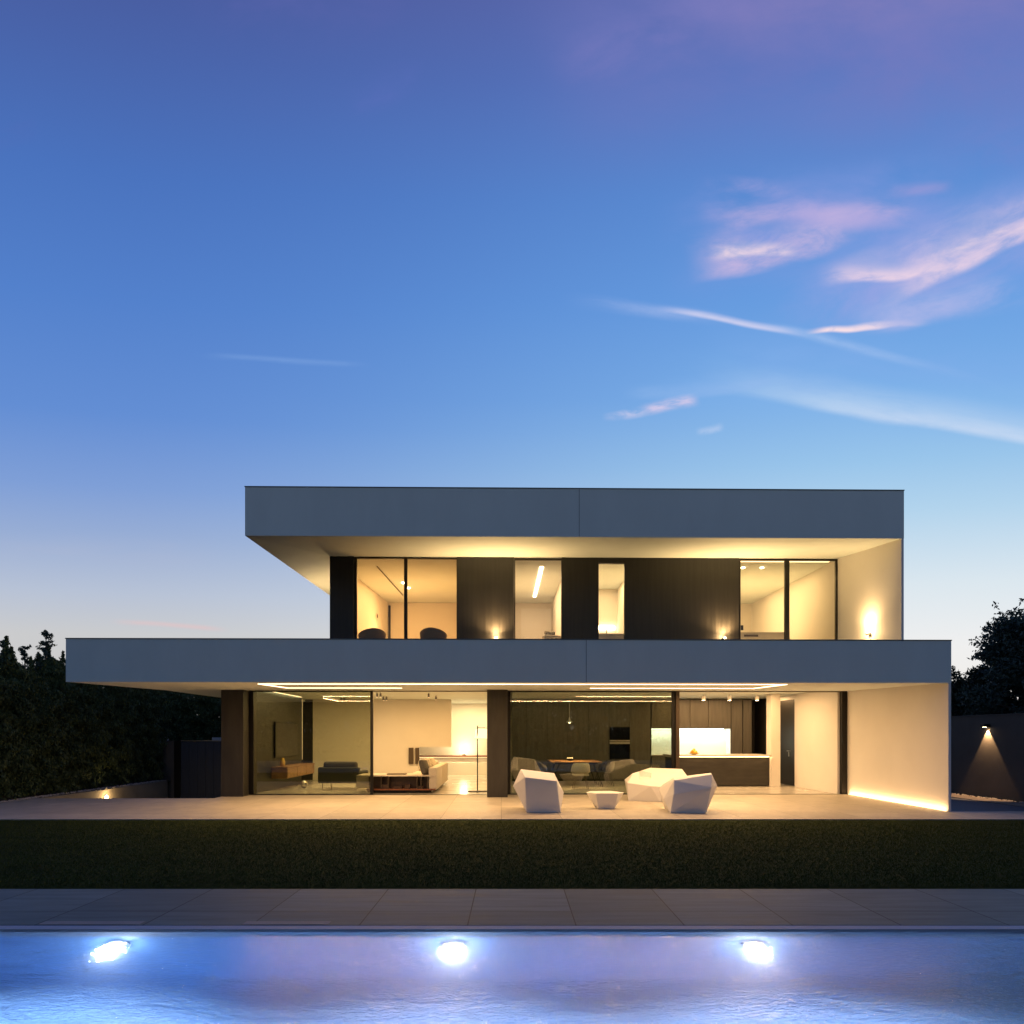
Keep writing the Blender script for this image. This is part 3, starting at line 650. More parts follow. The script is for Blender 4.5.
MB().cyl((0,0,0),(.02,0,0),.10,.09,20).build('bezel', M['steel'], ll)
MB().cyl((.021,0,0),(.03,0,0),.075,.07,20).build('lens', M['bulb'], ll)
lamp('POINT','glow',(.22,0,0), 16, (1,.66,.32), ll, soft=.05)
lamp('SPOT','beam',(.2,.0,.1), 60, (1,.66,.32), ll, target=(3,-1,1.1), angle=math.radians(120), blend=1, soft=.05)

# ------------------------------------------------------------------ garden walls, gate
gwall = thing('garden_wall', 'dark grey rendered garden wall along the right side path', 'wall', (12.95,22,0))
box(12.86, 13.06, 8, 42, -.05, 2.16).build('wall', M['greywall'], gwall).location = (-12.95,-22,0)
box(12.84, 13.08, 8, 42, 2.162, 2.19).build('coping', M['greywall'], gwall).location = (-12.95,-22,0)
gate = thing('gate', 'dark blue grey sliding gate closing the sunken lane behind the terrace', 'gate', (-9.9,25.3,-2.6))
def gp(p0, p1, z1): return box(X(p0,25.3)+9.9, X(p1,25.3)+9.9, 0, .06, 0.05, z1+2.6)
gp(160,174,1.44).build('side_panel', M['greywall'], gate)
gp(174.2,180.5,1.44).build('post', M['black'], gate)
pn = MB()
xg0, xg1 = X(180.8,25.3)+9.9, 2.3
k = 14
for i in range(k): pn.box(xg0+(xg1-xg0)*i/k+.004, xg0+(xg1-xg0)*(i+1)/k-.004, .005, .05, .1, 4.0)
pn.box(xg0, xg1, .03, .045, .05, 4.02); pn.build('board_panel', M['gate'], gate)
box(xg0, xg1, 0, .06, 4.022, 4.06).build('top_rail', M['steel'], gate)
for (p0, p1, lb) in ((157,165,'pale block pier left of the dark lane gate'),(212,222,'pale block pier behind the right end of the dark lane gate')):
    t_ = box(X(p0,26), X(p1,26), 26, 26.3, -2.6, Z(160,737.5,26)).build('gate_pier', M['wallwhite']); tag(t_, lb, 'pier')

# ------------------------------------------------------------------ vegetation
def rand_dirs(n):
    v = rng.normal(size=(n,3)); return v/np.linalg.norm(v, axis=1)[:,None]
def leaf_quads(pos, size, upbias=0.):
    n = len(pos); a = rand_dirs(n); a[:,2] += upbias; a /= np.linalg.norm(a,axis=1)[:,None]
    b = np.cross(a, rand_dirs(n)); b /= np.linalg.norm(b,axis=1)[:,None]
    s_ = (size*(.6+.8*rng.random(n)))[:,None]
    v = np.empty((n,4,3)); v[:,0] = pos-a*s_; v[:,1] = pos+b*s_*.45; v[:,2] = pos+a*s_; v[:,3] = pos-b*s_*.45
    return v.reshape(-1,3)
def cypress_mesh(h, r, n=24000):
    z = rng.random(n)**.85*h; ph = rng.random(n)*2*np.pi
    prof = r*np.where(z < h*.78, 1-.12*(z/h), (1-.12*.78)*np.sqrt(np.clip((h-z)/(h*.22),0,1)))
    lump = 1+.16*np.sin(ph*5+z*4)+.12*np.sin(ph*3-z*7+1.3)+.10*np.sin(z*15+ph*2)
    rr = prof*lump*(1-.55*rng.random(n)**2.2)
    pos = np.stack([rr*np.cos(ph), rr*np.sin(ph), z+.05],1)
    m = [leaf_quads(pos, np.full(n,.043), 1.3)]
    for k in range(3):      # leader shoots
        ox, oy = rng.normal()*r*.35, rng.normal()*r*.35; n2 = 260; t = rng.random(n2); hh = h*(.98+.0*k)+t*(.45+.3*rng.random())
        m.append(leaf_quads(np.stack([ox+rng.normal(size=n2)*.07*(1.1-t), oy+rng.normal(size=n2)*.07*(1.1-t), hh-.15],1), np.full(n2,.05), 1.2))
    return np.concatenate(m)
cvars = []
def make_cypress(h, r, label):
    o = thing('cypress_tree', label, 'tree', (0,0,0), 0, 'cypresses of the dark clipped hedge')
    fastmesh('crown', cypress_mesh(h, r), 4, M['cypress'], o)
    MB().cyl((0,0,-.05),(0,0,h*.8),.09,.03,8).build('trunk', M['bark'], o); return o
prot = [make_cypress(3.65,.72,''), make_cypress(3.45,.74,''), make_cypress(3.85,.70,'')]
ypos = [15.4+i*.93 for i in range(12)]
used = set()
for i, yy in enumerate(ypos):
    k = i % 3
    o = prot[k] if k not in used else copy_tree(prot[k]); used.add(k)
    o.location = (-13.1+random.uniform(-.08,.08), yy, -.01); o.rotation_euler.z = random.uniform(0,6.28)
    s = random.uniform(.95,1.06); o.scale = (1,1,s)
    o['label'] = 'dark green cypress closely planted in the unbroken clipped hedge at the left'
# hedge across the back, beyond the gate
for i in range(9):
    o = copy_tree(prot[i%3]); o.location = (-15.4+i*1.12, 29.4+random.uniform(-.2,.2), -.01); o.rotation_euler.z = random.uniform(0,6.28)
    o.scale = (1.35,1.35,1.0+random.uniform(-.03,.05)); o['label'] = 'dark cypress in the hedge row behind the lane gate, left of the house'; o['group'] = 'cypresses behind the lane gate'
# spiky young tops above the hedge (taller conifers behind)
def spire(x, y, h, label):
    o = thing('conifer', label, 'tree', (x,y,-.01)); P_ = []; tr_ = MB().cyl((0,0,0),(0,0,h*.97),.09,.010,8)
    zz = h*.45
    while zz < h*.97:
        k = 3 if zz < h*.8 else 2
        for q in range(k):
            ph = random.uniform(0,6.28); L = (h-zz)*.22*random.uniform(.5,1.3)+.10; d = np.array([math.cos(ph), math.sin(ph), random.uniform(.1,.6)])
            tr_.cyl((0,0,zz),tuple(d*L+np.array([0,0,zz])),.012,.004,5); n = int(22+L*60); t = .15+.85*rng.random(n)
            P_.append(np.array([0,0,zz])+d[None]*(L*t)[:,None]+rng.normal(size=(n,3))*.035*(.5+(h-zz)*.35))
        zz += random.uniform(.06,.14)
    p = np.concatenate(P_); fastmesh('crown', leaf_quads(p, np.full(len(p),.045), .4), 4, M['leaf'], o); tr_.build('trunk', M['bark'], o)
for px, top, lb in ((3,636,'ragged conifer top rising over the hedge at the far left edge'),(25,643,'short ragged conifer top over the hedge, second from the left edge'),(46,628,'tallest ragged conifer top over the hedge, left of the house slab')):
    Yc = 20.0; spire(X(px,Yc), Yc, Z(px,top,Yc)+.01, lb)

def broadleaf(name, loc, h, spread, label, group=None, nclump=26, nleaf=900, m='leaf', seed=1, low=.25, leafsize=.06, cat='tree', parts=('crown','trunk')):
    r = np.random.default_rng(seed); o = thing(name, label, cat, loc, 0, group)
    tr_ = MB(); base = Vector((0,0,0)); fork = Vector((r.normal()*.1, r.normal()*.1, h*.3))
    tr_.cyl(base, fork, .05*h*.5+.03, .035*h*.5+.02, 10); P_ = []
    for k in range(nclump):
        ph = k*2.399+r.random()*.6; t = (k+.5)/nclump; zz = h*(low+(1-low)*t**.8)*(.93+.1*r.random())
        rad = spread*math.sqrt(max(.02, 1-((zz/h-.52)/.56)**2))*(.25+.75*r.random()**.6)
        c = Vector((math.cos(ph)*rad, math.sin(ph)*rad, zz)); 
        mid = fork.lerp(c, .5)+Vector((0,0,.1*h*r.random())); tr_.cyl(fork, mid, .03*h*.4, .018*h*.4, 6); tr_.cyl(mid, c, .018*h*.4, .006, 6)
        cr = spread*(.20+.17*r.random()); n = nleaf
        dv = r.normal(size=(n,3)); dv /= np.linalg.norm(dv,axis=1)[:,None]; rr = cr*(r.random(n)**.45)
        p = dv*rr[:,None]*np.array([1,1,.75])*(1+.35*np.sin(dv[:,[0]]*7+k)*np.sin(dv[:,[2]]*6))+np.array(c)
        P_.append(p)
        for q in range(5):      # small twigs that break the outline
            d = r.normal(size=3); d /= np.linalg.norm(d); L = cr*(1.0+.6*r.random()); nn = 40; tt = r.random(nn)
            P_.append(np.array(c)+d[None]*(L*tt)[:,None]*1.05+r.normal(size=(nn,3))*.035)
    fastmesh('crown', leaf_quads(np.concatenate(P_), np.full(sum(len(p) for p in P_), leafsize)), 4, M[m], o)
    tr_.build('trunk', M['bark'], o); return o
broadleaf('broadleaf_tree', (X(1046,21), 21.0, 0), 5.3, 2.1, 'tall dark leafy tree rising behind the right garden wall at the edge', nclump=34, nleaf=1300, seed=4, low=.28)
broadleaf('broadleaf_tree', (X(1075,25), 25.5, 0), 6.2, 2.6, 'dark leafy tree behind the tallest one at the right edge of the photo', nclump=30, nleaf=1000, seed=9)
for i, (px, Y, h, sp, lb) in enumerate(((962,25,3.9,1.5,'low dark bush behind the garden wall, right beside the house corner'),(985,24,3.7,1.5,'low dark bush behind the garden wall, above the garden spotlight'),(1006,23,3.9,1.5,'low dark bush behind the garden wall, under the tall leafy tree'),(945,30,4.0,1.6,'low dark bush farthest back, partly hidden by the house corner'))):
    broadleaf('bush', (X(px,Y), Y, 0), h, sp, lb, 'bushes behind the right garden wall', 20, 800, 'shrub', 20+i, .12, .06, 'bush')
# far tree mass left and right
def treeline(name, x0, x1, y, h, label, seed):
    r = np.random.default_rng(seed); n = 26000 if y > 0 else 60000; x = x0+(x1-x0)*r.random(n)
    top = h*(.75+.25*np.sin(x*.9+seed)*np.sin(x*.37)+.08*np.sin(x*3.1)); z = top*r.random(n)**.6
    pos = np.stack([x, y+r.normal(size=n)*.8, z],1) if y > 0 else np.stack([x, y+r.normal(size=n)*.5, z*.98],1)
    return tag(fastmesh(name, leaf_quads(pos, np.full(n,.14 if y > 0 else .42)), 4, M['shrub']), label, 'trees', kind='stuff')
treeline('far_trees', -48, -6, 40, 4.6, 'far dark band of trees beyond the left hedge', 3)
treeline('far_trees', 8, 50, 44, 4.2, 'far dark band of trees beyond the right garden wall', 5)

treeline('far_trees', -60, 60, -26, 10, 'unseen tall dark trees behind the pool, added to darken reflections in the glass', 8)  # added out of view behind the camera, so the panes reflect dark
# ------------------------------------------------------------------ terrace furniture
def hull_obj(name, pts, m, parent, cut=None, bevel=.012):
    def mk(p, nm):
        bm = bmesh.new()
        for q in p: bm.verts.new(q)
        r_ = bmesh.ops.convex_hull(bm, input=bm.verts)
        bmesh.ops.delete(bm, geom=[g for g in r_['geom_interior'] if isinstance(g, bmesh.types.BMVert)], context='VERTS')
        bmesh.ops.dissolve_limit(bm, angle_limit=math.radians(4), verts=bm.verts, edges=bm.edges)
        bmesh.ops.recalc_face_normals(bm, faces=bm.faces)
        me = bpy.data.meshes.new(nm); bm.to_mesh(me); bm.free(); return me
    me = mk(pts, name); o = bpy.data.objects.new(name, me); C.objects.link(o)
    if cut:
        co = bpy.data.objects.new('cut', mk(cut, 'cut')); C.objects.link(co)
        md = o.modifiers.new('b', 'BOOLEAN'); md.operation = 'DIFFERENCE'; md.object = co; md.solver = 'EXACT'
        bpy.context.view_layer.update(); dg = bpy.context.evaluated_depsgraph_get()
        nm = bpy.data.meshes.new_from_object(o.evaluated_get(dg)); nm.name = name; o.modifiers.clear(); o.data = nm
        bpy.data.objects.remove(co)
    o.data.materials.clear(); o.data.materials.append(m)
    if parent: o.parent = parent
    if bevel:
        b = o.modifiers.new('bevel', 'BEVEL'); b.width = bevel; b.segments = 2; b.limit_method = 'ANGLE'; b.angle_limit = math.radians(10)
    return o
# left armchair, seen from its back
Y1 = 14.75
fa = thing('faceted_armchair', 'white faceted armchair with its back to the lawn, nearest the middle column', 'armchair', (X(540,Y1), Y1-.3, 0), 0, 'white faceted lounge furniture')
fa['group'] = 'white faceted armchairs on the terrace'
hull_obj('shell', [(-.30,.02,.0),(.42,.02,.0),(-.34,-.10,.76),(.33,-.10,.68),(-.42,.22,.92),(.30,.22,.83),(-.58,.36,.55),(.52,.36,.40),(-.30,.86,0),(.42,.86,0),(-.50,.96,.50),(.48,.96,.44),(-.44,.80,.58),(.42,.80,.56)], M['white'], fa,
         cut=[(-.26,.26,.40),(.26,.26,.40),(-.30,.30,1.2),(.30,.30,1.2),(-.26,1.3,.34),(.26,1.3,.34),(-.34,1.3,1.2),(.34,1.3,1.2)])
Y3 = 14.6
fb = thing('faceted_armchair', 'white faceted armchair with its back to the lawn, in front of the kitchen island', 'armchair', (X(690,Y3), Y3-.25, 0), 0, 'white faceted armchairs on the terrace')
hull_obj('shell', [(-.48,.0,0),(.27,.0,0),(-.43,-.05,.40),(.34,-.14,.55),(-.40,.05,.69),(.40,.02,.82),(-.34,.28,.74),(.44,.20,.84),(.62,.34,.55),(-.56,.30,.27),(-.40,.86,0),(.34,.86,0),(.56,.92,.46),(-.52,.90,.44),(.48,.80,.58),(-.46,.80,.55)], M['white'], fb,
         cut=[(-.26,.34,.38),(.30,.34,.38),(-.30,.34,1.2),(.34,.30,1.2),(-.26,1.3,.32),(.30,1.3,.32),(-.32,1.3,1.2),(.36,1.3,1.2)])
Y2 = 16.9
s2 = Y2/FPX
def q2(px, py, dy): # local coordinates of the middle armchair from its outline at depth offset dy
    Yq = Y2+dy; return (X(px,Yq)-X(657,Y2), dy, Z(px,py,Yq))
fc = thing('faceted_armchair', 'wide white faceted armchair turned towards the coffee table, seen from the front side', 'armchair', (X(657,Y2), Y2, 0), 0, 'white faceted armchairs on the terrace')
pts = [q2(627.5,783,.15), q2(632.5,773.5,.35), q2(650,767.8,.75), q2(682,769,.75), q2(688,777,.5), q2(668,787,-.15), q2(650.7,786.2,-.12)]
pts += [(pts[0][0]+.03,.2,0),(X(659,Y2)-X(657,Y2),-.10,0),(X(681,Y2)-X(657,Y2),.1,0),(.6,.9,0),(-.5,.9,0),(.7,.8,.5),(-.68,.7,.5)]
hull_obj('shell', pts, M['white'], fc, cut=[(-.42,.16,.54),(-.14,.06,.54),(-.06,.42,.58),(-.30,.52,.58),(-.60,.0,1.1),(-.06,-.12,1.1),(.04,.5,1.1),(-.44,.62,1.1)])
Y4 = 15.3
ft = thing('faceted_side_table', 'low white faceted coffee table between the armchairs on the terrace', 'table', (X(605,Y4), Y4, 0))
hull_obj('body', [(-.42,.05,.36),(-.30,.26,.37),(.18,.30,.37),(.43,.02,.36),(.26,-.24,.36),(-.24,-.24,.36),(-.16,-.13,0),(.19,-.13,0),(.23,.12,0),(-.20,.12,0)], M['white'], ft, bevel=.008)

# ------------------------------------------------------------------ living room
sf = thing('corner_sofa', 'cream corner sofa with brown wooden shelf back, in the living room', 'sofa', (-2.8,19.35,0))
def L(o, x0,x1,y0,y1,z0,z1): 
    l = o.location; return (x0-l.x,x1-l.x,y0-l.y,y1-l.y,z0-l.z,z1-l.z)
yn = 19.3; xs0, xs1 = X(366,yn), X(435.5,yn)
box(*L(sf, xs0+.03, xs1-.12, yn+.08, 20.3, .02, .09)).build('plinth', M['black'], sf)
box(*L(sf, xs0, xs1, yn, 20.35, .091, .13)).build('shelf_board', M['redwood'], sf)
box(*L(sf, xs0, xs1-.04, yn, yn+.34, .48, .51)).build('shelf_top', M['counter'], sf)
box(*L(sf, xs0+.02, xs1-.06, yn+.30, yn+.34, .131, .479)).build('back_panel', M['brown'], sf)
for p in (381,388,417,421,427.5):
    box(*L(sf, X(p,yn)-.012, X(p,yn)+.012, yn+.01, yn+.25, .131, .479)).build('divider', M['frame2'], sf)
for i in range(5):
    x0 = xs0+.1+i*.33; box(*L(sf, x0, x0+.14+.05*(i%3), yn+.06, yn+.24, .131, .20+.05*(i%2))).build('book', M['brown'], sf)
rbox(*L(sf, xs0-.35, xs1-.25, yn+.345, 20.6, .135, .50), 'seat', M['fabric'], sf, .04)
rbox(*L(sf, xs1-.95, xs1-.20, 20.605, 23.4, .135, .46), 'seat', M['fabric'], sf, .04)
rbox(*L(sf, xs1-.20, xs1+.03, yn+.05, 21.2, .10, .72), 'backrest', M['fabric'], sf, .03)
rbox(*L(sf, xs1-.20, xs1+.03, 21.21, 23.4, .10, .72), 'backrest', M['fabric'], sf, .03)
rbox(*L(sf, xs1-.9, xs1-.25, 22.6, 22.95, .47, .82), 'cushion', M['fabric'], sf, .08)
def cushion(parent, c, w_, h_, t_, rot, m, name='cushion'):
    o = box(-w_/2,w_/2,-t_/2,t_/2,-h_/2,h_/2).build(name, m, parent, sub=0, smooth=True)
    b = o.modifiers.new('bv','BEVEL'); b.width = t_*.45; b.segments = 4; b.limit_method='ANGLE'
    o.location = c; o.rotation_euler = rot; return o
l = sf.location
for k, (cy, mm, nm) in enumerate(((19.75,'darkfab','dark grey cushion leaning on the near end of the cream corner sofa'),(20.5,'pattern','patterned cushion on the cream corner sofa, nearest the dark one'),(21.2,'pattern','patterned cushion in the middle of the cream corner sofa back'),(21.9,'fabric','plain cream cushion near the far end of the corner sofa'))):
    o = cushion(None, (xs1-.36, cy, .70+.03*(k>0)), .50, .44, .15, (0, math.radians(20), 0), M[mm]); o.rotation_euler = (math.radians(-18), math.radians(4), math.radians(78)); tag(o, nm, 'cushion', 'loose cushions on the corner sofa'); o.location.z = .715
o = box(-.27,.27,-.16,.16,0,.035).build('tray', M['frame2'], None, bevel=.008); o.location = (X(397,19.9),19.9,.502); tag(o, 'flat brown tray lying on the seat of the cream corner sofa', 'tray')
# dark armchair in the left bay
ac = thing('lounge_chair', 'dark grey green lounge chair seen from behind in the left bay', 'armchair', (X(339,20.6),20.6,0), math.radians(-6))
rbox(-.66,.62,-.02,.16,.20,.68,'backrest',M['greyfab'],ac,.05); rbox(-.66,-.50,.165,.95,.20,.60,'armrest',M['greyfab'],ac,.05); rbox(.46,.62,.165,.95,.20,.56,'armrest',M['greyfab'],ac,.05)
rbox(-.49,.45,.17,1.0,.20,.42,'seat',M['greyfab'],ac,.05)
cushion(ac,(-.0,.15,.72),1.05,.26,.20,(math.radians(-12),0,0),M['darkfab'],'back_cushion')
for sx_ in (-.55,.5):
    for sy_ in (.1,.85): MB().cyl((sx_,sy_,0),(sx_,sy_,.2),.018,.018,8).build('leg', M['steel'], ac)
# media console + screen + vase
mc = thing('media_console', 'floating oak media console under the screen on the left wall', 'console', (-6.9,20.6,0))
xc1 = X(287,20.6)+6.9
box(0.003, xc1, 0, 3.0, .34, .66).build('cabinet', M['oak'], mc, bevel=.006)
box(0.003, xc1+.02, -.02, 3.02, .662, .69).build('top', M['oak'], mc, bevel=.004)
for i in range(3): box(xc1+.001, xc1+.014, .02+i*.99, .98+i*.99, .36, .64).build('drawer', M['oak'], mc, bevel=.003)
tv = thing('television', 'black flat television mounted on the dark left living room wall', 'television', (-6.9,21.9,1.5))
box(.02,.06,-1.1,1.15,-.55,.56).build('housing', M['black'], tv, bevel=.006); box(.061,.064,-1.07,1.12,-.52,.53).build('screen', M['screen'], tv)
vz = MB().lathe(0,0,[(.05,0),(.075,.03),(.08,.13),(.06,.2),(.045,.24),(.05,.26)],20).build('vase', M['ochre'], None, smooth=True); vz.location=(X(282.5,20.9),20.9,.692); tag(vz,'small ochre yellow vase standing on the oak media console','vase')
gb = MB().sph((0,0,.12),.12,14).build('glass_globe', M['steel'], None, smooth=True); gb.location=(X(304,21.4),21.4,.0); tag(gb,'small shiny globe on the floor below the oak media console','ornament')
# wood shelf, globe lamp, upright slabs
sh = thing('wall_shelf', 'long thin red brown wooden shelf in the glowing living room alcove', 'shelf', (-2.4,28.1,.78))
box(-2.5,2.53,-.25,.25,-.03,.03).build('board', M['redwood'], sh); box(-2.5,2.53,-.20,-.17,-.045,-.032).build('light_strip', M['led2'], sh)
lamp('AREA','shelf_light',(0,-.19,-.06), 34, (1,.74,.36), sh, size=4.9, size_y=.03)
tl = thing('table_lamp', 'glowing globe table lamp standing on the red brown alcove shelf', 'lamp', (X(464,28),28.05,.812))
MB().lathe(0,0,[(.09,0),(.09,.02),(.02,.03),(.02,.10)],16).build('base', M['black'], tl); MB().sph((0,0,.24),.15,14,(1,1,1)).build('globe', M['bulb'], tl, smooth=True)
lamp('POINT','glow',(0,-.35,.25), 22, (1,.74,.38), tl, soft=.15)
for k, (p0, p1) in enumerate(((408.5,413.2),(415.2,419.3))):
    yb = 25.1; o = box(X(p0,yb), X(p1,yb), yb, 25.19, Z(412,764,yb), Z(412,747.8,yb)).build('wall_speaker', M['frame2'], None, bevel=.005)
    tag(o, 'left one of two narrow dark upright speakers on the living room wall' if k==0 else 'right one of two narrow dark upright speakers at the wall edge above the sofa','speaker','pair of narrow dark wall speakers')
fl = thing('floor_lamp', 'tall thin black floor lamp with glowing white shade beside the middle column', 'floor lamp', (X(477.5,19.7),19.7,0))
MB().cyl((0,0,.0),(0,0,1.92),.016,.016,10).build('pole', M['black'], fl)
box(-.27,.35,-.02,.02,.012,.045).box(-.02,.02,-.2,.25,.013,.044).build('base', M['black'], fl)
MB().cyl((0,.0,1.86),(.22,.1,1.86),.008,.008,8).build('arm', M['black'], fl)
MB().lathe(.14,.16,[(.235,1.55),(.20,1.83)],28).build('lamp_shade', M['shade'], fl, smooth=True)
lamp('POINT','glow',(.14,.16,1.46), 16, (1,.74,.4), fl, soft=.1)

# ceiling spotlights
def spot(px, py, Y, label, group, m, zc=IC, r=.035, ln_=.11):
    o = thing('ceiling_spotlight', label, 'spotlight', (X(px,Y),Y,zc), 0, group)
    MB().cyl((0,0,-.002),(0,0,-.03),.012,.012,8).build('stem', m, o); MB().cyl((0,0,-.03),(0,0,-.03-ln_),r,r,16).build('body', m, o)
    MB().cyl((0,0,-.031-ln_),(0,0,-.034-ln_),r*.8,r*.8,16).build('lens', M['bulb'] if m is M['white'] else M['led2'], o); return o
g_ = 'small black ceiling spotlights in the living room'
for px, Y in ((341,23.5),(344.5,23.5),(377,21.0),(380.5,21.0),(383.5,23.0),(386.5,23.0),(428.7,21.2),(436,22.6)):
    lbl = {341:'black ceiling spotlight left of its twin, above the lounge chair',344.5:'black ceiling spotlight right of its twin, above the lounge chair',377:'leftmost black spotlight of the near pair in the open living bay',380.5:'right black spotlight of the near pair by the sliding frame',383.5:'left black spotlight of the far pair by the sliding frame',386.5:'right black spotlight of the far pair by the sliding frame',428.7:'single black ceiling spotlight, nearer of the two above the sofa end',436:'single black ceiling spotlight, farther of the two above the sofa end'}[px]
    spot(px, 0, Y, lbl, g_, M['black'])
for px, lb in ((703.5,'left of the three white cylinder spots above the kitchen island'),(729.5,'middle of the three white cylinder spots above the kitchen island'),(757,'right of the three white cylinder spots above the kitchen island')):
    o = spot(px, 0, 21.9, lb, 'white ceiling cylinders above the kitchen island', M['white'], r=.06, ln_=.16)
    lamp('SPOT','beam',(0,0,-.22), 12, WARM, o, target=(0,0,-2), angle=math.radians(70), blend=.6)

# ------------------------------------------------------------------ dining and kitchen
cw = thing('cabinet_wall', 'tall dark veneer cabinet wall behind the dining table, running into the kitchen', 'cabinets', (.3,24.4,0))
edges = [X(p,24.4) for p in (509,526.2,547.3,567.7,588.8,609.3,629.9,650.6)]
def cbx(x0,x1,z0,z1,y0=24.4,y1=24.43,name='cabinet_door',m='cabwood'): return box(x0-.3+.007, x1-.3-.007, y0-24.4, y1-24.4, z0, z1).build(name, M[m], cw, bevel=.002, seg=1)
for i, (a_, b_) in enumerate(zip(edges, edges[1:])):
    if i == 5:
        zt, zb = Z(619,727,24.4), Z(619,759,24.4); cbx(a_,b_,.08,zb-.01); cbx(a_,b_,zt+.01,2.93); ox = (a_,b_,zb,zt)
    else: cbx(a_,b_,.08,2.93)
nx0, nx1 = X(651.5,24.4), X(731,24.4); nz = Z(700,728.5,24.4)
nd = [nx0, X(672,24.4), X(690,24.4), X(708.5,24.4), nx1]
for a_, b_ in zip(nd, nd[1:]): cbx(a_,b_,nz,2.93)
for a_, b_ in zip(nd, nd[1:]): cbx(a_,b_,.08,.90)
cbx(nx0-.005,nx1+.0,.905,.94,24.38,25.0,'counter','counter'); cbx(nx0,nx1,.94,nz,24.98,25.0,'splashback','splash')
cbx(nx0,nx0+.02,.945,nz-.005,24.44,24.97,'niche_side','splash'); cbx(nx1-.02,nx1,.945,nz-.005,24.44,24.97,'niche_side','splash'); cbx(nx0,nx1,nz,nz+.02,24.44,24.97,'niche_top','splash')
for p0,p1 in ((731.3,742.5),(743,752)): cbx(X(p0,24.4),X(p1,24.4),.08,2.93)
cbx(X(761,24.9),X(773,24.9),.05,2.93,24.9,24.95,'side_panel'); cbx(X(752.5,25.3),X(761,25.3),.05,2.93,25.3,25.35,'side_panel','darkwood')  # the rear darkwood sheet stands in for the shade of an open gap
cbx(.32,nx0,.0,2.94,24.45,25.0,'carcass','darkwood'); cbx(nx1,X(752,24.4),.0,2.94,24.45,25.0,'carcass','darkwood')
box(0.03, X(752,24.4)-.3, .06, .10, 0, .075).build('plinth', M['black'], cw)
stp = box(nx0-.2, nx1-.4, .5, .52, nz-.02, nz-.005).build('light_strip', M['coolled'], cw)
lamp('AREA','niche_light',((nx0+nx1)/2-.3,.35,nz-.02), 26, (.96,1,.86), cw, size=nx1-nx0-.2, size_y=.25)
bt = MB().lathe(0,0,[(.05,0),(.05,.2),(.03,.26),(.03,.3)],14).build('lantern', M['bulb'], None, smooth=True); bt.location = (X(769,24.7),24.7,Z(769,735,24.7))
tag(bt,'small glowing lantern light on the dark panel right of the kitchen cabinets','lantern')
ov = thing('oven', 'black built-in oven with steel strip in the dark cabinet wall', 'oven', ((ox[0]+ox[1])/2,24.39,ox[2]))
hw = (ox[1]-ox[0])/2-.01; hh = ox[3]-ox[2]
box(-hw,hw,0,.05,0,hh).build('housing', M['black'], ov); box(-hw+.01,hw-.01,-.012,-.001,.02,hh*.46).build('door', M['screen'], ov); box(-hw+.01,hw-.01,-.012,-.001,hh*.60,hh-.02).build('door', M['screen'], ov)
box(-hw,hw,-.03,-.002,hh*.47,hh*.53).build('handle', M['steel'], ov); box(-hw,hw,-.015,-.002,hh*.55,hh*.59).build('handle', M['steel'], ov)
isl = thing('kitchen_island', 'dark veneer kitchen island with pale stone top and light line', 'kitchen island', (6.9,21.7,0))
xi0, xi1 = X(672,21.6)-6.9, 8.56-6.9
box(xi0+.05, X(772,21.7)-6.9, 0, 1.0, .03, .93).build('body', M['island'], isl, bevel=.004)
box(xi0, xi1, -.22, 1.15, .975, 1.02).build('counter', M['counter'], isl, bevel=.004)
box(xi0+.02, xi1-.01, -.10, 1.1, .932, .974).build('light_gap', M['counter'], isl)
box(xi0+.05, xi1-.05, -.13, -.115, .955, .972).build('light_strip', M['led'], isl)
lamp('AREA','island_light',(0.2,-.14,.95), 10, WARM, isl, size=3.1, size_y=.03)
fb_ = thing('fruit_bowl', 'wide bowl piled with yellow fruit on the kitchen island', 'bowl', (X(694,21.9),21.9,1.021))
MB().lathe(0,0,[(.06,0),(.10,.02),(.19,.05),(.18,.055),(.05,.02)],24).build('bowl', M['ochre'], fb_, smooth=True)
for i,(a_,b_,c__) in enumerate(((-.07,0,.08),(.07,.02,.08),(0,-.06,.08),(0,.06,.085),(.0,0,.15),(-.05,-.05,.12))): MB().sph((a_,b_,c__),.05,8).build('fruit', M['yellow'], fb_, smooth=True)
DZ=0.04
dt = thing('dining_table', 'long oak topped dining table on thin black splayed legs', 'table', (X(576,22.0),22.0,0))
box(-.82,.80,-.3,1.6,.77,.80).build('tabletop', M['oak'], dt, bevel=.004)
box(-.70,.66,-.2,1.5,.72,.768).build('frame', M['black'], dt)
for sx_, sy_ in ((-1,-1),(1,-1),(-1,1),(1,1)): MB().cyl((sx_*.55,sy_*.75+.65,.72),(sx_*.84,sy_*.85+.65,0),.022,.014,8).build('leg', M['black'], dt)
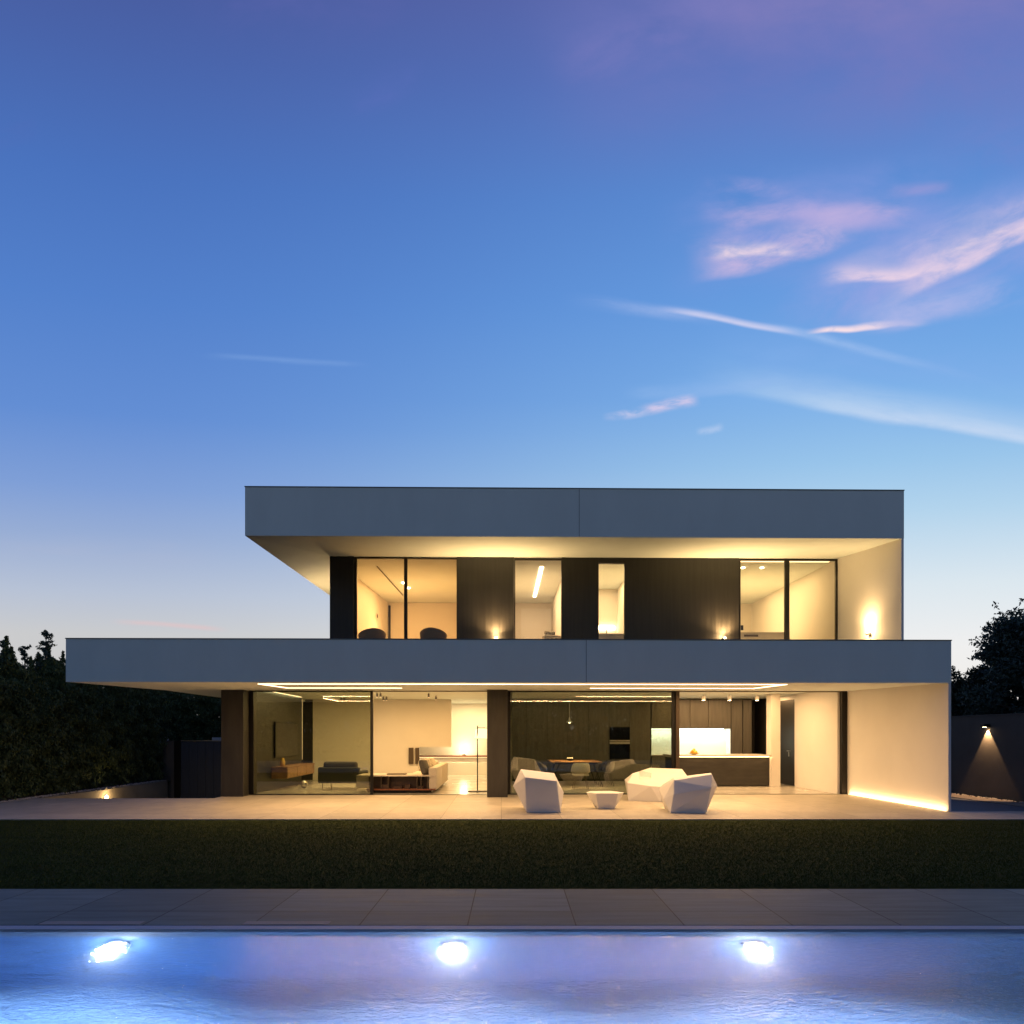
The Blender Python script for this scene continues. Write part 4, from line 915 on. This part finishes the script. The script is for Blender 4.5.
def dchair(x, y, rz, label, m, lm):
    o = thing('dining_chair', label, 'chair', (x,y,0), rz, 'dining chairs around the oak table')
    sh_ = MB(); n=14; rows=[(.43,.20,0),(.50,.27,.0),(.66,.30,.02),(.80,.28,.05)]
    vs=[];fs=[]
    for z,r,of in rows:
        for th_ in (0,1):
            rr=r-.02*th_
            for i in range(n): 
                t=math.pi*(1.0+i/(n-1)) if False else math.radians(180-20+ (220)*i/(n-1)); vs.append((rr*1.0*math.cos(t), rr*.9*math.sin(t)-of*.5, z - (.16*max(0,math.cos((i/(n-1)-.5)*2*math.pi)*-1) if z>.6 else 0)))
    for r_ in range(len(rows)-1):
        for th_ in (0,1):
            for i in range(n-1):
                a0=(r_*2+th_)*n+i; b0=((r_+1)*2+th_)*n+i; fs.append((a0,a0+1,b0+1,b0) if th_==0 else (a0,b0,b0+1,a0+1))
    top=(len(rows)-1)*2*n
    for i in range(n-1): fs.append((top+i,top+i+1,top+n+i+1,top+n+i)); fs.append((i,n+i,n+i+1,i+1))
    for r_ in range(len(rows)-1):
        for i in (0,n-1): a0=(r_*2)*n+i; a1=(r_*2+1)*n+i; b0=((r_+1)*2)*n+i; b1=((r_+1)*2+1)*n+i; fs.append((a0,b0,b1,a1))
    sh_.add(vs,fs).build('backrest', m, o, smooth=True)
    rbox(-.24,.24,-.20,.26,.40,.46,'seat',m,o,.025)
    for sx_, sy_ in ((-1,-1),(1,-1),(-1,1),(1,1)): MB().cyl((sx_*.14,sy_*.13,.40),(sx_*.23,sy_*.22,0),.014,.010,8).build('leg', lm, o)
    return o
tx = dt.location.x
dchair(X(580.5,20.9),20.9,0,'pale dining chair with its back to the terrace glass, nearest end of the table',M['fabric'],M['frame2'])
dchair(tx-1.0,22.2,-math.pi/2,'dark dining chair on the left side of the oak table, nearer one',M['darkfab'],M['black'])
dchair(tx-1.0,23.1,-math.pi/2,'dark dining chair on the left side of the oak table, farther one',M['darkfab'],M['black'])
dchair(tx+1.0,22.2,math.pi/2,'dark dining chair on the right side of the oak table, nearer one',M['darkfab'],M['black'])
dchair(tx+1.0,23.1,math.pi/2,'dark dining chair on the right side of the oak table, farther one',M['darkfab'],M['black'])
cb = thing('centrepiece', 'small dark bowl with pale ornaments on the oak dining table', 'bowl', (X(570,22.6),22.6,.801))
MB().lathe(0,0,[(.05,0),(.14,.04),(.16,.06),(.14,.055),(.04,.015)],20).build('bowl', M['black'], cb, smooth=True)
for a_ in (-.07,0,.07): MB().sph((a_,0,.075),.035,8).build('ornament', M['white'], cb, smooth=True)
pe = thing('pendant_lamp', 'small white cone pendant lamp hanging over the dining table', 'pendant lamp', (X(569.5,22),22,IC))
pz = Z(569,722.5,22)-IC
MB().cyl((0,0,-.002),(0,0,pz+.12),.006,.006,6).build('cord', M['white'], pe)
MB().lathe(0,0,[(.10,pz),(.085,pz+.03),(.03,pz+.07),(.018,pz+.17),(.01,pz+.175)],20).build('lamp_shade', M['white'], pe, smooth=True)
MB().sph((0,0,pz+.005),.03,8).build('bulb', M['bulb'], pe, smooth=True)
lamp('SPOT','beam',(0,0,pz-.04), 380, WARM, pe, target=(0,0,-2.4), angle=math.radians(95), blend=.6)

# ------------------------------------------------------------------ upper rooms
def tubchair(x, y, rz, label):
    o = thing('tub_chair', label, 'chair', (x,y,UZ+.013), rz, 'brown tub chairs in the upper left room')
    vs=[];fs=[];n=16;rows=[(.38,.26),(.55,.32),(.80,.36),(1.02,.37)]
    for z,r in rows:
        for th_ in (0,1):
            for i in range(n):
                t=math.radians(170+200*i/(n-1)); rr=r-.06*th_; vs.append((rr*1.1*math.cos(t),rr*.9*math.sin(t),z-(.30*abs(i/(n-1)-.5)**1.5*2 if z > 1 else 0)))
    for r_ in range(3):
        for th_ in (0,1):
            for i in range(n-1): a0=(r_*2+th_)*n+i; b0=((r_+1)*2+th_)*n+i; fs.append((a0,a0+1,b0+1,b0))
        for i in (0,n-1): a0=(r_*2)*n+i; a1=a0+n; b0=((r_+1)*2)*n+i; b1=b0+n; fs.append((a0,b0,b1,a1))
    for i in range(n-1): fs.append((6*n+i,6*n+i+1,7*n+i+1,7*n+i)); fs.append((i,n+i,n+i+1,i+1))
    MB().add(vs,fs).build('backrest', M['brownfab'], o, bevel=0, smooth=True); rbox(-.28,.28,-.26,.34,.34,.48,'seat',M['brownfab'],o,.03)
    for sx_, sy_ in ((-1,-1),(1,-1),(-1,1),(1,1)): MB().cyl((sx_*.18,sy_*.18,.35),(sx_*.26,sy_*.26,0),.014,.010,8).build('leg', M['black'], o)
tubchair(X(433.5,19.9),19.9,math.radians(-12),'brown tub chair in the upper left room, right of the window bar')
tubchair(X(372,20.0),20.0,math.radians(25),'brown tub chair in the upper left room, left of the window bar')
tk = box(-.03,.03,0,0,0,0); tkx0, tkx1 = X(377,19.8), X(403,24.0)
tk = MB().add([(X(377,19.9)-.012,19.9,6.53),(X(377,19.9)+.012,19.9,6.53),(X(403,24)+.012,24,6.53),(X(403,24)-.012,24,6.53),(X(377,19.9)-.012,19.9,6.552),(X(377,19.9)+.012,19.9,6.552),(X(403,24)+.012,24,6.552),(X(403,24)-.012,24,6.552)],[(0,1,2,3),(4,5,6,7),(0,1,5,4),(1,2,6,5),(2,3,7,6),(3,0,4,7)])
tk.build('curtain_track', M['frame2'], H)
for px, py, lb in ((403.5,583,'left of two tiny glowing ceiling spots in the upper left room'),(408.5,588,'right of two tiny glowing ceiling spots in the upper left room')):
    Yq = FPX*(UC-CAM_H)/(HOR-py); o = MB().cyl((0,0,-.001),(0,0,-.03),.05,.05,16).build('downlight', M['bulb'], None); o.location = (X(px,Yq),Yq,UC); tag(o, lb, 'downlight', 'ceiling spots in the upper left room')
for px, lb in ((743,'left of two small ceiling spots inside the upper right window'),(762,'right of two small ceiling spots inside the upper right window')):
    o = MB().cyl((0,0,-.001),(0,0,-.02),.05,.05,16).build('downlight', M['bulb'], None); o.location = (X(px,19.9),19.9,UC); tag(o, lb, 'downlight', 'ceiling spots in the upper right room')
sw = box(-.01,.0,0,.14,0,.12).build('light_switch', M['frame2'], None); sw.location=(X(379,23.9)*1.0,23.6,Z(379,619,23.9)); tag(sw,'small dark switch on the left wall of the upper left room','switch')
bd = thing('bed', 'rumpled pale pillows and bedding piled on the bed in the narrow upper middle room', 'bed', (X(549,20.6),20.6,UZ+.013))
rbox(-.36,.52,-.4,1.5,0,.74,'mattress',M['fabric'],bd,.05)
cushion(bd,(.08,-.1,.86),.56,.15,.3,(0,0.05,.2),M['fabric'],'pillow'); cushion(bd,(.02,-.05,1.0),.34,.12,.25,(.1,.1,-.1),M['pattern'],'pillow'); cushion(bd,(.12,-.2,.78),.66,.12,.3,(0,-.05,0),M['pattern'],'pillow')
vb = thing('vanity', 'pale washbasin unit under the glowing mirror line in the narrow bathroom window', 'vanity', (3.0,19.9,UZ+.013))
box(-.55,.75,0,.45,.0,.84).build('cabinet', M['wallwhite'], vb); box(-.57,.77,-.02,.46,.842,.90).build('basin', M['white'], vb); MB().cyl((.12,.3,.901),(.12,.3,1.12),.015,.012,8).build('tap', M['steel'], vb)
sb = thing('sideboard', 'low pale sideboard with dark grille in the upper right room', 'sideboard', (X(762,20.6),20.6,UZ+.013))
zb_ = Z(762,632.5,20.6)-UZ
box(-.85,.85,0,.4,.05,zb_).build('cabinet', M['counter'], sb, bevel=.005); box(-.55,-.12,-.012,-.002,zb_-.14,zb_-.08).build('grille', M['frame2'], sb)
sw2 = box(0,.07,-.012,0,0,.14).build('intercom', M['black'], None); sw2.location=(X(741,19.04),19.06,Z(741,630,19.0)); tag(sw2,'small black intercom beside the left jamb of the upper right window','intercom')
